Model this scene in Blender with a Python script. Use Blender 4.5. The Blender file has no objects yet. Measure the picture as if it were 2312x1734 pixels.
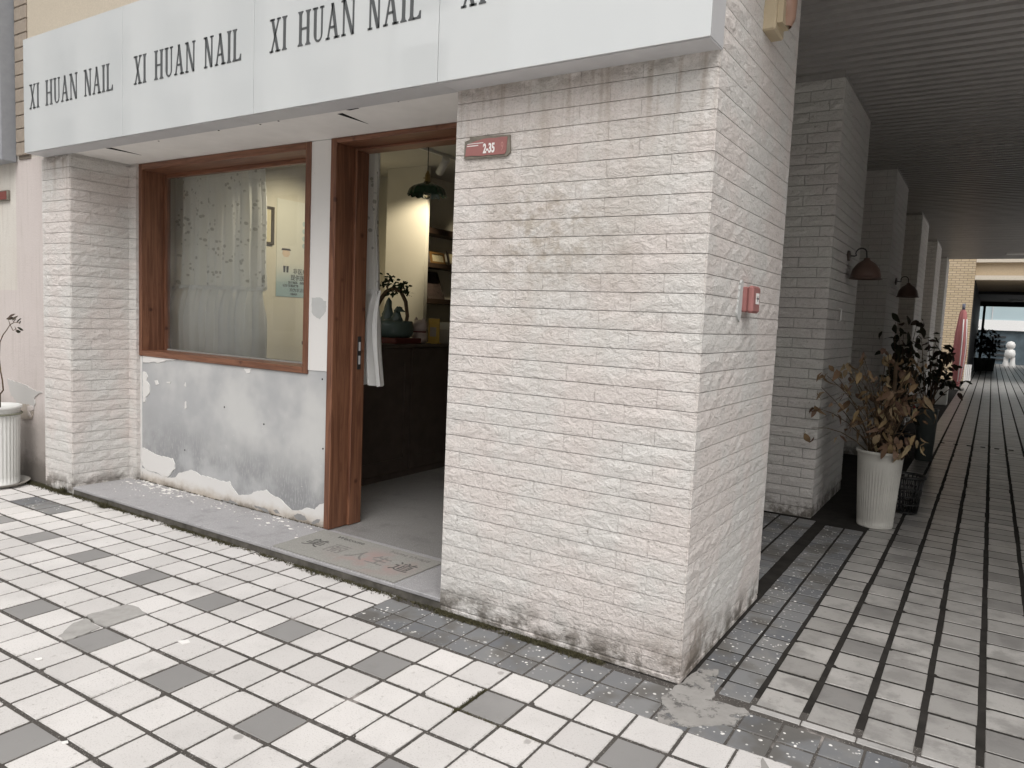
import bpy, math, random
import numpy as np
from mathutils import Vector, Matrix
random.seed(7)
SC = bpy.context.scene
COL = SC.collection
# ------------------------------------------------------------------ camera
CAM = np.array([1.030, -3.069, 1.575]); YAW, PIT, ROL = -0.569710, -0.088898, 0.042843; FPX = 1677.08
_f = np.array([math.sin(YAW)*math.cos(PIT), math.cos(YAW)*math.cos(PIT), math.sin(PIT)])
_r = np.array([math.cos(YAW), -math.sin(YAW), 0.0]); _u = np.cross(_r, _f)
RX = math.cos(ROL)*_r + math.sin(ROL)*_u; UX = -math.sin(ROL)*_r + math.cos(ROL)*_u
cd = bpy.data.cameras.new('camera'); cam = bpy.data.objects.new('camera', cd); COL.objects.link(cam)
cd.sensor_fit = 'HORIZONTAL'; cd.sensor_width = 36; cd.lens = 36*FPX/2312; cd.clip_start = 0.05; cd.clip_end = 600
cam.matrix_world = Matrix(((RX[0], UX[0], -_f[0], CAM[0]), (RX[1], UX[1], -_f[1], CAM[1]), (RX[2], UX[2], -_f[2], CAM[2]), (0, 0, 0, 1)))
SC.camera = cam
def inview(p, m=160):
    q = np.array(p)-CAM; d = q@_f
    if d < .3: return False
    u = 1156+FPX*(q@RX)/d; v = 867-FPX*(q@UX)/d
    return -m < u < 2312+m and -m < v < 1734+m*2
def dist(p): return float(np.linalg.norm(np.array(p)-CAM))
# ------------------------------------------------------------------ light
SUN_EL, SUN_AZ = math.radians(55), math.radians(148)   # azimuth clockwise from +y
W = bpy.data.worlds.new('World'); SC.world = W; W.use_nodes = True
wn = W.node_tree; bg = wn.nodes['Background']
sky = wn.nodes.new('ShaderNodeTexSky'); sky.sky_type = 'NISHITA'; sky.sun_disc = False
sky.sun_elevation = SUN_EL; sky.sun_rotation = SUN_AZ; sky.dust_density = 6; sky.air_density = 1.5; sky.ozone_density = 1
hs = wn.nodes.new('ShaderNodeHueSaturation'); hs.inputs['Saturation'].default_value = .10
wn.links.new(sky.outputs[0], hs.inputs['Color']); wn.links.new(hs.outputs[0], bg.inputs['Color'])
bg.inputs['Strength'].default_value = .15
sl = bpy.data.lights.new('sun', 'SUN'); sl.energy = 1.0; sl.angle = math.radians(55); sl.color = (1, .965, .93)
so = bpy.data.objects.new('sun', sl); COL.objects.link(so)
sd = Vector((math.sin(SUN_AZ)*math.cos(SUN_EL), math.cos(SUN_AZ)*math.cos(SUN_EL), math.sin(SUN_EL)))
so.rotation_euler = sd.to_track_quat('Z', 'Y').to_euler(); so.location = (0, -6, 12)
SC.view_settings.view_transform = 'Standard'; SC.view_settings.look = 'None'
SC.view_settings.exposure = 0.04; SC.view_settings.gamma = 1.0

# ------------------------------------------------------------------ material helpers
class Mt:
    def __init__(s, name, rough=.8, spec=.3):
        s.m = bpy.data.materials.new(name); s.m.use_nodes = True; s.t = s.m.node_tree
        s.b = s.t.nodes['Principled BSDF']; s.set('Roughness', rough); s.set('Specular IOR Level', spec)
    def lk(s, sock, v):
        if isinstance(v, bpy.types.NodeSocket): s.t.links.new(v, sock)
        elif v is not None:
            if isinstance(v, (tuple, list)) and len(v) == 3 and len(getattr(sock, 'default_value', (0, 0, 0))) == 4: v = (*v, 1)
            sock.default_value = v
    def set(s, k, v): s.lk(s.b.inputs[k], v)
    def node(s, typ, ins={}, out=0, **pr):
        n = s.t.nodes.new(typ)
        for k, v in pr.items(): setattr(n, k, v)
        for k, v in ins.items(): s.lk(n.inputs[k], v)
        return n.outputs[out]
    def pos(s): return s.node('ShaderNodeNewGeometry', out='Position')
    def gen(s): return s.node('ShaderNodeTexCoord', out='Generated')
    def rnd(s): return s.node('ShaderNodeObjectInfo', out='Random')
    def vm(s, op, a, b=None): return s.node('ShaderNodeVectorMath', {0: a, **({1: b} if b is not None else {})}, operation=op, out=1 if op in ('LENGTH', 'DISTANCE') else 0)
    def sc(s, v, xyz): return s.vm('MULTIPLY', v, xyz)
    def noise(s, v, scale, det=4, rough=.55, dis=0): return s.node('ShaderNodeTexNoise', {'Vector': v, 'Scale': scale, 'Detail': det, 'Roughness': rough, 'Distortion': dis})
    def vor(s, v, scale, out='Distance', rnd=1, **k): return s.node('ShaderNodeTexVoronoi', {'Vector': v, 'Scale': scale, 'Randomness': rnd}, out=out, **k)
    def mr(s, x, a, b, c=0., d=1.): return s.node('ShaderNodeMapRange', {'Value': x, 'From Min': a, 'From Max': b, 'To Min': c, 'To Max': d}, interpolation_type='SMOOTHSTEP')
    def ma(s, op, a, b=0.): return s.node('ShaderNodeMath', {0: a, 1: b}, operation=op)
    def mul(s, a, b): return s.ma('MULTIPLY', a, b)
    def mix(s, f, a, b, bt='MIX'):
        n = s.t.nodes.new('ShaderNodeMix'); n.data_type = 'RGBA'; n.blend_type = bt
        s.lk(n.inputs[0], f); s.lk(n.inputs[6], a); s.lk(n.inputs[7], b); return n.outputs[2]
    def xyz(s, v):
        n = s.t.nodes.new('ShaderNodeSeparateXYZ'); s.lk(n.inputs[0], v); return n.outputs
    def blob(s, v, c, r): return s.mr(s.vm('LENGTH', s.vm('DIVIDE', s.vm('SUBTRACT', v, c), r)), 1, .25)
    def bump(s, h, st=.5, dist=.01):
        n = s.t.nodes.new('ShaderNodeBump'); s.lk(n.inputs['Height'], h); n.inputs['Strength'].default_value = st; n.inputs['Distance'].default_value = dist
        s.set('Normal', n.outputs[0])
    def col(s, c): s.set('Base Color', c); return s.m

def plain(name, c, rough=.7, spec=.3, var=.12, scale=18, metal=0, bump=0):
    m = Mt(name, rough, spec); p = m.pos()
    f = m.noise(p, scale, 5, .6)
    m.set('Metallic', metal)
    if bump: m.bump(m.noise(p, scale*4, 4), bump, .003)
    return m.col(m.mix(f, tuple(x*(1-var*1.6) for x in c), tuple(min(1, x*(1+var)) for x in c)))

def mk_brick(name, warm, cool, stains=True):
    m = Mt(name, .85, .2); p = m.pos(); X = m.xyz(p)
    c = m.mix(m.mr(m.noise(p, 2.2, 3), .40, .60), warm, cool)
    c = m.mix(m.mul(m.mr(m.rnd(), 0, 1), .22), c, tuple(x*.84 for x in warm))
    grit = m.noise(p, 120, 3, .7)
    c = m.mix(m.mul(m.mr(grit, .50, .36), .30), c, (.30, .27, .24))
    c = m.mix(m.mul(m.mr(m.noise(p, 24, 4, .7), .38, .28), .55), c, (.28, .25, .22))
    if stains:
        st = m.noise(m.sc(p, (26, 26, 1.6)), 1, 3)
        frt = m.ma('LESS_THAN', X[1], .02)
        top = m.mul(m.mul(m.mr(X[2], 2.15, 2.72), m.mr(st, .46, .70)), frt)
        c = m.mix(m.mul(top, .50), c, (.33, .26, .20))
        top2 = m.mul(m.mr(X[2], 2.60, 2.70), m.mul(m.mr(m.noise(p, 14, 4), .35, .6), frt))
        c = m.mix(m.mul(top2, .5), c, (.17, .14, .11))
        bl = m.blob(p, (-.80, 0, 1.98), (.42, .6, .34)); bn = m.mr(m.noise(p, 13, 5, .7), .42, .66)
        c = m.mix(m.mul(m.mul(bl, bn), .62), c, (.33, .27, .20))
        bl = m.blob(p, (-.72, 0, 2.05), (.95, .5, .95)); c = m.mix(m.mul(m.mul(bl, m.mr(m.noise(m.sc(p, (1, 1, .5)), 4, 5, .65), .36, .62)), .34), c, (.42, .36, .30))
        bl = m.blob(p, (-.55, 0, 1.85), (.5, .6, .35)); c = m.mix(m.mul(m.mul(bl, m.mr(m.noise(p, 7, 5, .7), .45, .7)), .45), c, (.33, .28, .24))
        bl = m.blob(p, (0, .16, .12), (.4, .34, .26)); c = m.mix(m.mul(m.mul(bl, m.mr(m.noise(p, 9, 5, .7), .35, .6)), .55), c, (.26, .19, .15))
    low = m.mul(m.mr(X[2], .22, .03), m.mr(m.noise(p, 7, 5, .7), .38, .60))
    c = m.mix(m.mul(low, .85), c, (.10, .085, .065))
    rip = m.noise(m.sc(p, (16, 16, 26)), 1, 5, .62, .6)
    h = m.ma('ADD', m.mul(rip, 1.0), m.mul(m.noise(p, 75, 4, .7), .42))
    m.bump(h, .85, .020)
    return m.col(c)

BRICK = mk_brick('painted_split_face_brick', (.705, .652, .62), (.69, .672, .645))
BRICKC = mk_brick('arcade_column_brick', (.64, .61, .585), (.635, .625, .59), False)

MORTAR = plain('grey_column_mortar', (.38, .365, .345), .95, .1, .2, 20)
def mk_tile(name, base, dirt=.35, speck=.25, rough=.62, var=1.0):
    m = Mt(name, rough, .35); p = m.pos()
    r = m.rnd()
    c = m.mix(r, tuple(x*(1-.12*var) for x in base), tuple(min(1, x*(1+.07*var)) for x in base))
    c = m.mix(m.mul(m.mr(m.noise(p, 1.1, 4), .42, .62), .5), c, tuple(x*.80 for x in base))
    c = m.mix(m.mul(m.mr(m.noise(p, 4.5, 6, .7), .60-.08*var, .80-.10*var), min(.8, .22*var*var)), c, tuple(x*.60 for x in base))
    if var > 1: c = m.mix(m.mul(m.mr(m.noise(p, 1.7, 5, .7), .50, .66), .55), c, tuple(x*.55 for x in base))
    c = m.mix(m.mul(m.mr(m.noise(p, 170, 2, .6), .43, .33), speck*1.6), c, (.30, .28, .26))
    c = m.mix(m.mul(m.mr(m.noise(p, 26, 6, .78), .405, .35), dirt), c, (.22, .20, .18))
    c = m.mix(m.mul(m.mr(m.ma('ADD', m.vor(p, 3.1), m.mul(m.noise(p, 30, 3), .05)), .095, .075), .6), c, (.25, .235, .22))
    c = m.mix(m.mul(m.mr(m.noise(p, 11, 7, .78), .685, .70), .75), c, (.30, .28, .26))
    c = m.mix(m.mul(m.mr(m.noise(m.vm('ADD', p, (3, 7, 1)), 6, 8, .8), .66, .69), .5), c, (.36, .34, .32))
    g = m.vm('ABSOLUTE', m.vm('SUBTRACT', m.gen(), (.5, .5, .5))); G = m.xyz(g)
    e = m.ma('MAXIMUM', G[0], G[1])
    e = m.mul(m.mr(e, .455, .5), m.mr(m.noise(p, 35, 4, .7), .42, .62))
    c = m.mix(m.mul(e, .6), c, (.22, .205, .185))
    m.bump(m.noise(p, 130, 3), .18, .003)
    return m.col(c)
TILE = mk_tile('white_pavement_tile', (.635, .612, .595))
GTILE = mk_tile('grey_pavement_tile', (.27, .263, .257), .3, .15)
PTILE = mk_tile('worn_passage_tile', (.40, .385, .367), .8, .35, .30, 1.9)
PGTILE = mk_tile('grey_passage_tile', (.265, .255, .245), .6, .15, .30, 1.6)

def mk_splat():
    m = Mt('dark_tile_with_paint_splashes', .6, .3); p = m.pos()
    c = m.mix(m.rnd(), (.135, .14, .15), (.215, .215, .215))
    c = m.mix(m.mul(m.mr(m.noise(p, 6, 4), .42, .70), .6), c, (.25, .24, .225))
    c = m.mix(m.mul(m.mr(m.noise(p, 3, 4), .48, .6), .7), c, (.10, .093, .083))
    gate = m.mr(m.noise(p, 5.3, 4), .38, .54)
    d = m.ma('ADD', m.vor(p, 34), m.mul(m.noise(p, 60, 3), .10))
    c = m.mix(m.mul(m.mr(d, .25, .20), gate), c, (.66, .645, .62))
    d = m.ma('ADD', m.vor(p, 17), m.mul(m.noise(p, 30, 3), .22))
    c = m.mix(m.mul(m.mr(d, .245, .215), gate), c, (.80, .78, .75))
    c = m.mix(m.mr(m.noise(p, 9, 6, .75), .665, .69), c, (.72, .70, .66))
    m.bump(m.noise(p, 120, 3), .2, .003); return m.col(c)
SPLAT = mk_splat()

def mk_grout():
    m = Mt('dirty_grout_and_mortar', .95, .1); p = m.pos()
    c = m.mix(m.noise(p, 9, 5, .7), (.040, .036, .033), (.125, .115, .105))
    c = m.mix(m.mul(m.mr(m.noise(p, 2.6, 4, .6), .60, .72), .85), c, (.36, .33, .31))
    c = m.mix(m.mul(m.mr(m.noise(p, 160, 2), .62, .70), .6), c, (.50, .47, .44))
    m.bump(m.noise(p, 90, 4), .6, .006); return m.col(c)
GROUT = mk_grout()
GROUTD = plain('black_passage_grout', (.035, .032, .029), .95, .1, .5, 9, bump=.5)

def mk_ground():
    m = Mt('distant_tiled_ground', .8, .25); p = m.pos()
    b = m.node('ShaderNodeTexBrick', {'Vector': p, 'Color1': (.72, .69, .66), 'Color2': (.62, .60, .58), 'Mortar': (.10, .09, .08), 'Scale': 1.0, 'Mortar Size': .012, 'Brick Width': .2, 'Row Height': .2}, offset=0.0)
    return m.col(m.mix(m.mul(m.noise(p, 1, 4), .35), b, (.45, .43, .41)))
GROUND = mk_ground()

def mk_plaster():
    m = Mt('bare_grey_plaster', .9, .15); p = m.pos(); X = m.xyz(p)
    n = m.noise(p, 1.3, 4, .6)
    c = m.mix(m.mr(n, .38, .62), (.41, .414, .42), (.545, .545, .535))
    damp = m.mul(m.mr(m.ma('ADD', X[2], m.mul(n, .5)), .98, .45), m.mr(m.noise(p, 2.3, 4), .3, .52))
    c = m.mix(m.mul(damp, .85), c, (.255, .257, .262))
    c = m.mix(m.mul(m.mr(m.noise(m.sc(p, (70, 20, 16)), 1, 3, .7), .5, .62), m.mr(X[2], .75, .35, 0, .5)), c, (.45, .455, .455))
    c = m.mix(m.mul(m.mr(m.noise(p, 55, 4, .7), .66, .72), .6), c, (.72, .71, .70))
    m.bump(m.noise(m.sc(p, (60, 20, 22)), 1, 4, .7), .25, .006); return m.col(c)
PLASTER = mk_plaster()

def mk_paint(name, c0, dirty=(.42, .34, .25), lowz=.24, low=.7):
    m = Mt(name, .75, .25); p = m.pos(); X = m.xyz(p)
    c = m.mix(m.noise(p, 2, 4), tuple(x*.92 for x in c0), c0)
    d = m.mul(m.mr(m.ma('ADD', X[2], m.mul(m.noise(p, 6, 5, .7), .18)), lowz+.02, lowz-.10), low)
    c = m.mix(d, c, dirty)
    d2 = m.mul(m.mr(m.ma('ADD', X[2], m.mul(m.noise(p, 12, 5, .7), .10)), .17, .10), .8)
    c = m.mix(m.mul(d2, m.mr(m.noise(p, 5, 4), .35, .6)), c, (.10, .085, .07))
    c = m.mix(m.mul(m.mr(m.noise(p, 40, 5, .75), .38, .30), .25), c, (.35, .31, .27))
    m.bump(m.noise(p, 25, 4), .12, .004); return m.col(c)
WPAINT = mk_paint('flaking_white_wall_paint', (.72, .705, .685))
SOFFIT = plain('dusty_white_soffit', (.82, .80, .77), .85, .15, .08, 5)

def mk_leftwall():
    m = Mt('faded_pink_render', .9, .15); p = m.pos(); X = m.xyz(p)
    c = m.mix(m.mr(m.noise(p, 1.6, 4), .4, .6), (.60, .56, .51), (.63, .60, .55))
    pk = m.ma('MAXIMUM', m.ma('LESS_THAN', X[2], 1.628), m.mul(m.ma('GREATER_THAN', X[0], -6.05), m.ma('LESS_THAN', X[2], 2.72)))
    c = m.mix(pk, c, m.mix(m.noise(p, 3, 4), (.55, .492, .468), (.61, .555, .532)))
    c = m.mix(m.mul(m.mr(m.noise(m.sc(p, (30, 30, 2)), 1, 3), .5, .7), .25), c, (.40, .36, .32))
    c = m.mix(m.mul(m.mr(m.noise(p, 140, 3), .45, .32), .35), c, (.36, .32, .28))
    c = m.mix(m.mul(m.mr(m.ma('ADD', X[2], m.mul(m.noise(p, 4, 5, .7), .5)), .98, .62), .8), c, (.33, .30, .275))
    c = m.mix(m.mul(m.mr(m.ma('ADD', X[2], m.mul(m.noise(p, 8, 5, .7), .3)), .50, .24), .8), c, (.13, .115, .10))
    m.bump(m.noise(p, 60, 5, .7), .35, .008); return m.col(c)
LEFTWALL = mk_leftwall()

def mk_stucco(name, c0):
    m = Mt(name, .95, .1); p = m.pos()
    c = m.mix(m.noise(p, 110, 3, .7), tuple(x*.72 for x in c0), tuple(min(1, x*1.12) for x in c0))
    c = m.mix(m.mul(m.mr(m.noise(p, 1.2, 4), .45, .7), .25), c, tuple(x*.8 for x in c0))
    m.bump(m.noise(p, 160, 3), .4, .006); return m.col(c)
STUCCO = mk_stucco('beige_pebble_stucco', (.56, .495, .40))

def mk_wood(name, scl, c1=(.120, .050, .029), c2=(.225, .102, .057)):
    m = Mt(name, .42, .4); p = m.pos(); q = m.sc(p, scl)
    n = m.noise(q, 1, 5, .6, 1.2)
    c = m.mix(m.mr(n, .32, .68), c1, c2)
    k = m.ma('ADD', m.vor(m.sc(p, tuple(x*.10 if x > 5 else x*1.6 for x in scl)), 1.9), m.mul(m.noise(p, 12, 3), .1))
    c = m.mix(m.mul(m.mr(k, .20, .08), .85), c, (.050, .016, .010))
    m.bump(n, .12, .003); return m.col(c)
WOODV = mk_wood('red_brown_pine_upright', (32, 32, 2.0)); WOODH = mk_wood('red_brown_pine_level', (2.0, 32, 32)); WOODD = mk_wood('red_brown_pine_deep', (32, 2.0, 32))
DARKW = plain('dark_walnut_panel', (.085, .066, .056), .5, .3, .3, 9)
SHELFW = plain('brown_shelf_board', (.060, .038, .026), .5, .3, .25, 12)

def mk_sign():
    m = Mt('glossy_white_acrylic', .06, .9); p = m.pos(); m.set('Coat Weight', .7); m.set('Coat Roughness', .03); m.set('Coat IOR', 1.7)
    m.set('Roughness', m.mr(m.noise(p, 5, 3), .3, .7, .03, .07))
    return m.col(m.mix(m.mul(m.mr(m.noise(m.sc(p, (3, 3, 1.2)), 1, 3), .4, .7), .3), (.63, .65, .65), (.59, .615, .62)))
SIGN = mk_sign()
LETTER = plain('dark_grey_lettering', (.095, .10, .102), .45, .4, .08)
ALU = plain('grey_aluminium_edge', (.55, .55, .56), .5, .4, .06, 8)

def mk_terrazzo(name, a, b, spk, k=1.0):
    m = Mt(name, .5, .4); p = m.pos()
    c = m.mix(m.noise(p, 2, 4), a, b)
    c = m.mix(m.mul(m.mr(m.vor(p, 150), .30, .20), .6*k), c, spk)
    c = m.mix(m.mul(m.mr(m.noise(p, 260, 2), .55, .68), .5*k), c, (.75, .74, .74))
    c = m.mix(m.mul(m.mr(m.noise(p, 5, 5, .7), .5, .72), .45), c, tuple(x*.55 for x in a))
    m.bump(m.noise(p, 150, 3), .1, .002); return m.col(c)
STEP = mk_terrazzo('grey_terrazzo_step', (.29, .282, .285), (.35, .342, .35), (.20, .195, .20))
RISER = plain('mossy_concrete_riser', (.135, .125, .11), .95, .1, .6, 11, bump=.5)
FLOORIN = mk_terrazzo('shop_floor_terrazzo', (.19, .184, .178), (.24, .232, .225), (.18, .175, .17))
WARMWALL = plain('cream_interior_wall', (.66, .63, .54), .8, .2, .04, 3)
CEILIN = plain('white_interior_ceiling', (.62, .60, .54), .85, .2, .03, 3)
METALB = plain('black_metal', (.02, .02, .02), .4, .5, .2)
METALW = plain('white_enamel_metal', (.70, .69, .67), .35, .5, .05)
BRASS = plain('aged_brass', (.33, .24, .10), .4, .5, .2, 30, .8)
SLAT = plain('dark_grey_ceiling_slat', (.33, .315, .30), .34, .5, .15, 4)
VOIDM = plain('dark_ceiling_void', (.02, .02, .02), .9, .1, .1)
POTW = plain('off_white_plastic_pot', (.56, .545, .50), .5, .35, .2, 5)
POTG = plain('slate_grey_plastic_pot', (.14, .16, .15), .5, .35, .12, 7)
POTK = plain('black_plastic', (.018, .018, .018), .45, .4, .1)
SOIL = plain('dark_potting_soil', (.045, .035, .028), .98, .05, .4, 60, bump=.8)
STEM = plain('brown_dry_stem', (.12, .085, .055), .9, .1, .35, 40)
REDP = plain('faded_red_enamel', (.33, .145, .135), .45, .35, .10, 25)
BEIGEP = plain('yellowed_beige_plastic', (.50, .415, .285), .5, .35, .10, 20)
CONC = plain('smeared_cement', (.29, .278, .262), .95, .1, .35, 9, bump=.35)
def mk_smear():
    m = Mt('thin_cement_smear', .95, .1); p = m.pos()
    m.set('Base Color', m.mix(m.noise(p, 9, 5, .7), (.20, .19, .18), (.40, .385, .365))); m.bump(m.noise(p, 40, 4), .4, .004)
    m.set('Alpha', m.mr(m.noise(p, 11, 6, .72), .36, .50)); return m.m
SMEAR = mk_smear()
CONC2 = plain('pale_cement_repair', (.39, .377, .36), .95, .1, .25, 12, bump=.4)
WHITEP = plain('white_print', (.80, .78, .76), .6, .2, .03)

def leafmat(name, cs, rough=.7, tl=.15):
    m = Mt(name, rough, .25); r = m.rnd(); p = m.pos()
    rp = m.t.nodes.new('ShaderNodeValToRGB'); m.lk(rp.inputs[0], r)
    el = rp.color_ramp.elements; rp.color_ramp.interpolation = 'LINEAR'
    while len(el) < len(cs): el.new(.5)
    for i, c in enumerate(cs): el[i].position = i/(len(cs)-1); el[i].color = (*c, 1)
    return m.col(m.mix(m.mul(m.noise(p, 70, 4, .7), .5), rp.outputs[0], tuple(x*.45 for x in cs[0])))
DRYLEAF = leafmat('dried_tan_leaf', [(.13, .075, .05), (.24, .15, .085), (.36, .26, .13), (.22, .14, .105), (.46, .37, .21)])
DARKLEAF = leafmat('dark_green_leaf', [(.040, .045, .030), (.060, .062, .038), (.095, .060, .050)])
BONSAIL = leafmat('bonsai_leaf', [(.02, .045, .02), (.05, .07, .03)])
MOSS = leafmat('moss_and_weed', [(.055, .052, .028), (.085, .078, .042), (.12, .10, .07)], .95)
CHIP = plain('fallen_paint_chip', (.80, .78, .75), .8, .2, .05, 30)
HORNM = plain('rust_brown_lamp_shade', (.115, .07, .055), .4, .45, .15, 20)

def mk_glass():
    m = Mt('window_glass'); t = m.t
    tr = t.nodes.new('ShaderNodeBsdfTransparent'); tr.inputs[0].default_value = (.93, .96, .95, 1)
    gl = t.nodes.new('ShaderNodeBsdfGlossy'); gl.inputs['Roughness'].default_value = .02
    fr = t.nodes.new('ShaderNodeFresnel'); fr.inputs[0].default_value = 1.5
    mx = t.nodes.new('ShaderNodeMixShader'); t.links.new(m.mul(fr.outputs[0], 1.7), mx.inputs[0])
    t.links.new(tr.outputs[0], mx.inputs[1]); t.links.new(gl.outputs[0], mx.inputs[2])
    df = t.nodes.new('ShaderNodeBsdfDiffuse'); df.inputs[0].default_value = (.7, .72, .72, 1)
    m2 = t.nodes.new('ShaderNodeMixShader'); t.links.new(m.mr(m.noise(m.pos(), 3, 4), .2, .8, .05, .13), m2.inputs[0]); t.links.new(mx.outputs[0], m2.inputs[1]); t.links.new(df.outputs[0], m2.inputs[2])
    t.links.new(m2.outputs[0], t.nodes['Material Output'].inputs['Surface']); return m.m
GLASS = mk_glass()

def mk_cloth(name, floral):
    m = Mt(name, .9, .1); p = m.pos(); c = (.88, .88, .87)
    if floral:
        q = m.sc(p, (1, .3, 1))
        gate = m.mr(m.vor(q, 7.5), .56, .46)
        leaf = m.mr(m.ma('ADD', m.vor(m.sc(q, (1, 1, .7)), 34), m.mul(m.noise(q, 60, 2), .14)), .44, .36)
        c = m.mix(m.mul(m.mul(gate, leaf), .8), c, (.17, .175, .17))
    m.set('Base Color', c)
    t = m.t; tl = t.nodes.new('ShaderNodeBsdfTranslucent'); tl.inputs[0].default_value = (.75, .75, .73, 1)
    mx = t.nodes.new('ShaderNodeMixShader'); mx.inputs[0].default_value = .42
    t.links.new(m.b.outputs[0], mx.inputs[1]); t.links.new(tl.outputs[0], mx.inputs[2])
    t.links.new(mx.outputs[0], t.nodes['Material Output'].inputs['Surface']); return m.m
FLORAL = mk_cloth('sprigged_white_cotton', True); COTTON = mk_cloth('plain_white_cotton', False)

def mk_emit(name, c, e):
    m = Mt(name); m.set('Emission Color', c); m.set('Emission Strength', e); return m.col(c)
def mk_yellowbrick():
    m = Mt('yellow_facing_brick', .85, .2); p = m.pos(); X = m.xyz(p)
    v = m.node('ShaderNodeCombineXYZ', {0: X[0], 1: X[2], 2: X[1]})
    b = m.node('ShaderNodeTexBrick', {'Vector': v, 'Color1': (.52, .42, .29), 'Color2': (.45, .36, .24), 'Mortar': (.24, .19, .14), 'Scale': 1.0, 'Mortar Size': .010, 'Brick Width': .24, 'Row Height': .085})
    return m.col(b)
YBRICK = mk_yellowbrick()

# ------------------------------------------------------------------ mesh helpers
WL = {}
def link(o, parent=None, loc=(0, 0, 0)):
    COL.objects.link(o); WL[o.name] = Vector(loc)
    if parent is not None:
        o.parent = parent; o.location = Vector(loc)-WL[parent.name]
    else: o.location = loc
    return o
def tag(o, label=None, cat=None, group=None, kind=None):
    if label: o['label'] = label
    if cat: o['category'] = cat
    if group: o['group'] = group
    if kind: o['kind'] = kind
    return o
def thing(name, loc, label, cat, group=None):
    o = bpy.data.objects.new(name, None); o.empty_display_size = .1
    link(o, None, loc); return tag(o, label, cat, group)
class MB:
    def __init__(s): s.v = []; s.f = []; s.sm = []
    def add(s, v, f, smooth=False):
        n = len(s.v); s.v += [tuple(x) for x in v]; s.f += [tuple(i+n for i in q) for q in f]; s.sm += [smooth]*len(f); return s
    def box(s, x0, x1, y0, y1, z0, z1):
        return s.add([(x0, y0, z0), (x1, y0, z0), (x1, y1, z0), (x0, y1, z0), (x0, y0, z1), (x1, y0, z1), (x1, y1, z1), (x0, y1, z1)],
                     [(0, 3, 2, 1), (4, 5, 6, 7), (0, 1, 5, 4), (1, 2, 6, 5), (2, 3, 7, 6), (3, 0, 4, 7)])
    def bbox(s, x0, x1, y0, y1, z0, z1, b=.004):
        # box with all edges chamfered
        v = []; 
        def idx(ix, iy, iz, k): return ((ix*2+iy)*2+iz)*3+k
        X = (x0, x1); Y = (y0, y1); Z = (z0, z1); d = (1, -1)
        for ix in (0, 1):
            for iy in (0, 1):
                for iz in (0, 1):
                    x, y, z = X[ix], Y[iy], Z[iz]; bx, by, bz = d[ix]*b, d[iy]*b, d[iz]*b
                    v += [(x, y+by, z+bz), (x+bx, y, z+bz), (x+bx, y+by, z)]
        f = []
        for i, o in ((0, (0, 2, 3, 1)), (1, (0, 1, 3, 2))):
            f.append(tuple(idx(i, *[(0, 0), (0, 1), (1, 0), (1, 1)][k], 0) for k in o))
            f.append(tuple(idx([(0, 0), (0, 1), (1, 0), (1, 1)][k][0], i, [(0, 0), (0, 1), (1, 0), (1, 1)][k][1], 1) for k in o[::-1]))
            f.append(tuple(idx(*[(0, 0), (0, 1), (1, 0), (1, 1)][k], i, 2) for k in o))
        for a in (0, 1):
            for c in (0, 1):
                f.append((idx(a, c, 0, 0), idx(a, c, 0, 1), idx(a, c, 1, 1), idx(a, c, 1, 0)))
                f.append((idx(a, 0, c, 0), idx(a, 0, c, 2), idx(a, 1, c, 2), idx(a, 1, c, 0)))
                f.append((idx(0, a, c, 1), idx(0, a, c, 2), idx(1, a, c, 2), idx(1, a, c, 1)))
        for ix in (0, 1):
            for iy in (0, 1):
                for iz in (0, 1): f.append((idx(ix, iy, iz, 0), idx(ix, iy, iz, 1), idx(ix, iy, iz, 2)))
        return s.add(v, f)
    def lathe(s, prof, c=(0, 0, 0), seg=32, fn=None, caps=(False, False), smooth=True):
        v = []; f = []; n = len(prof)
        for k in range(seg):
            a = 2*math.pi*k/seg
            for i, (r, z) in enumerate(prof):
                rr, zz = (fn(r, z, a, i) if fn else (r, z))
                v.append((c[0]+rr*math.cos(a), c[1]+rr*math.sin(a), c[2]+zz))
        for k in range(seg):
            k2 = (k+1) % seg
            for i in range(n-1): f.append((k*n+i, k2*n+i, k2*n+i+1, k*n+i+1))
        s.add(v, f, smooth)
        if caps[0]: s.f.append(tuple(len(s.v)-len(v)+k*n for k in range(seg))[::-1]); s.sm.append(False)
        if caps[1]: s.f.append(tuple(len(s.v)-len(v)+k*n+n-1 for k in range(seg))); s.sm.append(False)
        return s
    def tube(s, pts, r, seg=8, r1=None, caps=True):
        pts = [Vector(p) for p in pts]; n = len(pts); v = []; f = []
        up = Vector((0, 0, 1)); prev = None
        for i, p in enumerate(pts):
            t = (pts[min(i+1, n-1)]-pts[max(i-1, 0)]).normalized()
            if prev is None: a = t.cross(up if abs(t.z) < .9 else Vector((1, 0, 0))).normalized()
            else: a = (prev-t*prev.dot(t)).normalized()
            prev = a; b = t.cross(a); rr = r if r1 is None else r+(r1-r)*i/max(1, n-1)
            for k in range(seg):
                an = 2*math.pi*k/seg; v.append(p+a*math.cos(an)*rr+b*math.sin(an)*rr)
        for i in range(n-1):
            for k in range(seg):
                k2 = (k+1) % seg; f.append((i*seg+k, i*seg+k2, (i+1)*seg+k2, (i+1)*seg+k))
        s.add(v, f, True)
        if caps:
            o = len(s.v)-len(v); s.f.append(tuple(o+k for k in range(seg))[::-1]); s.sm.append(False)
            s.f.append(tuple(o+(n-1)*seg+k for k in range(seg))); s.sm.append(False)
        return s
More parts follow.
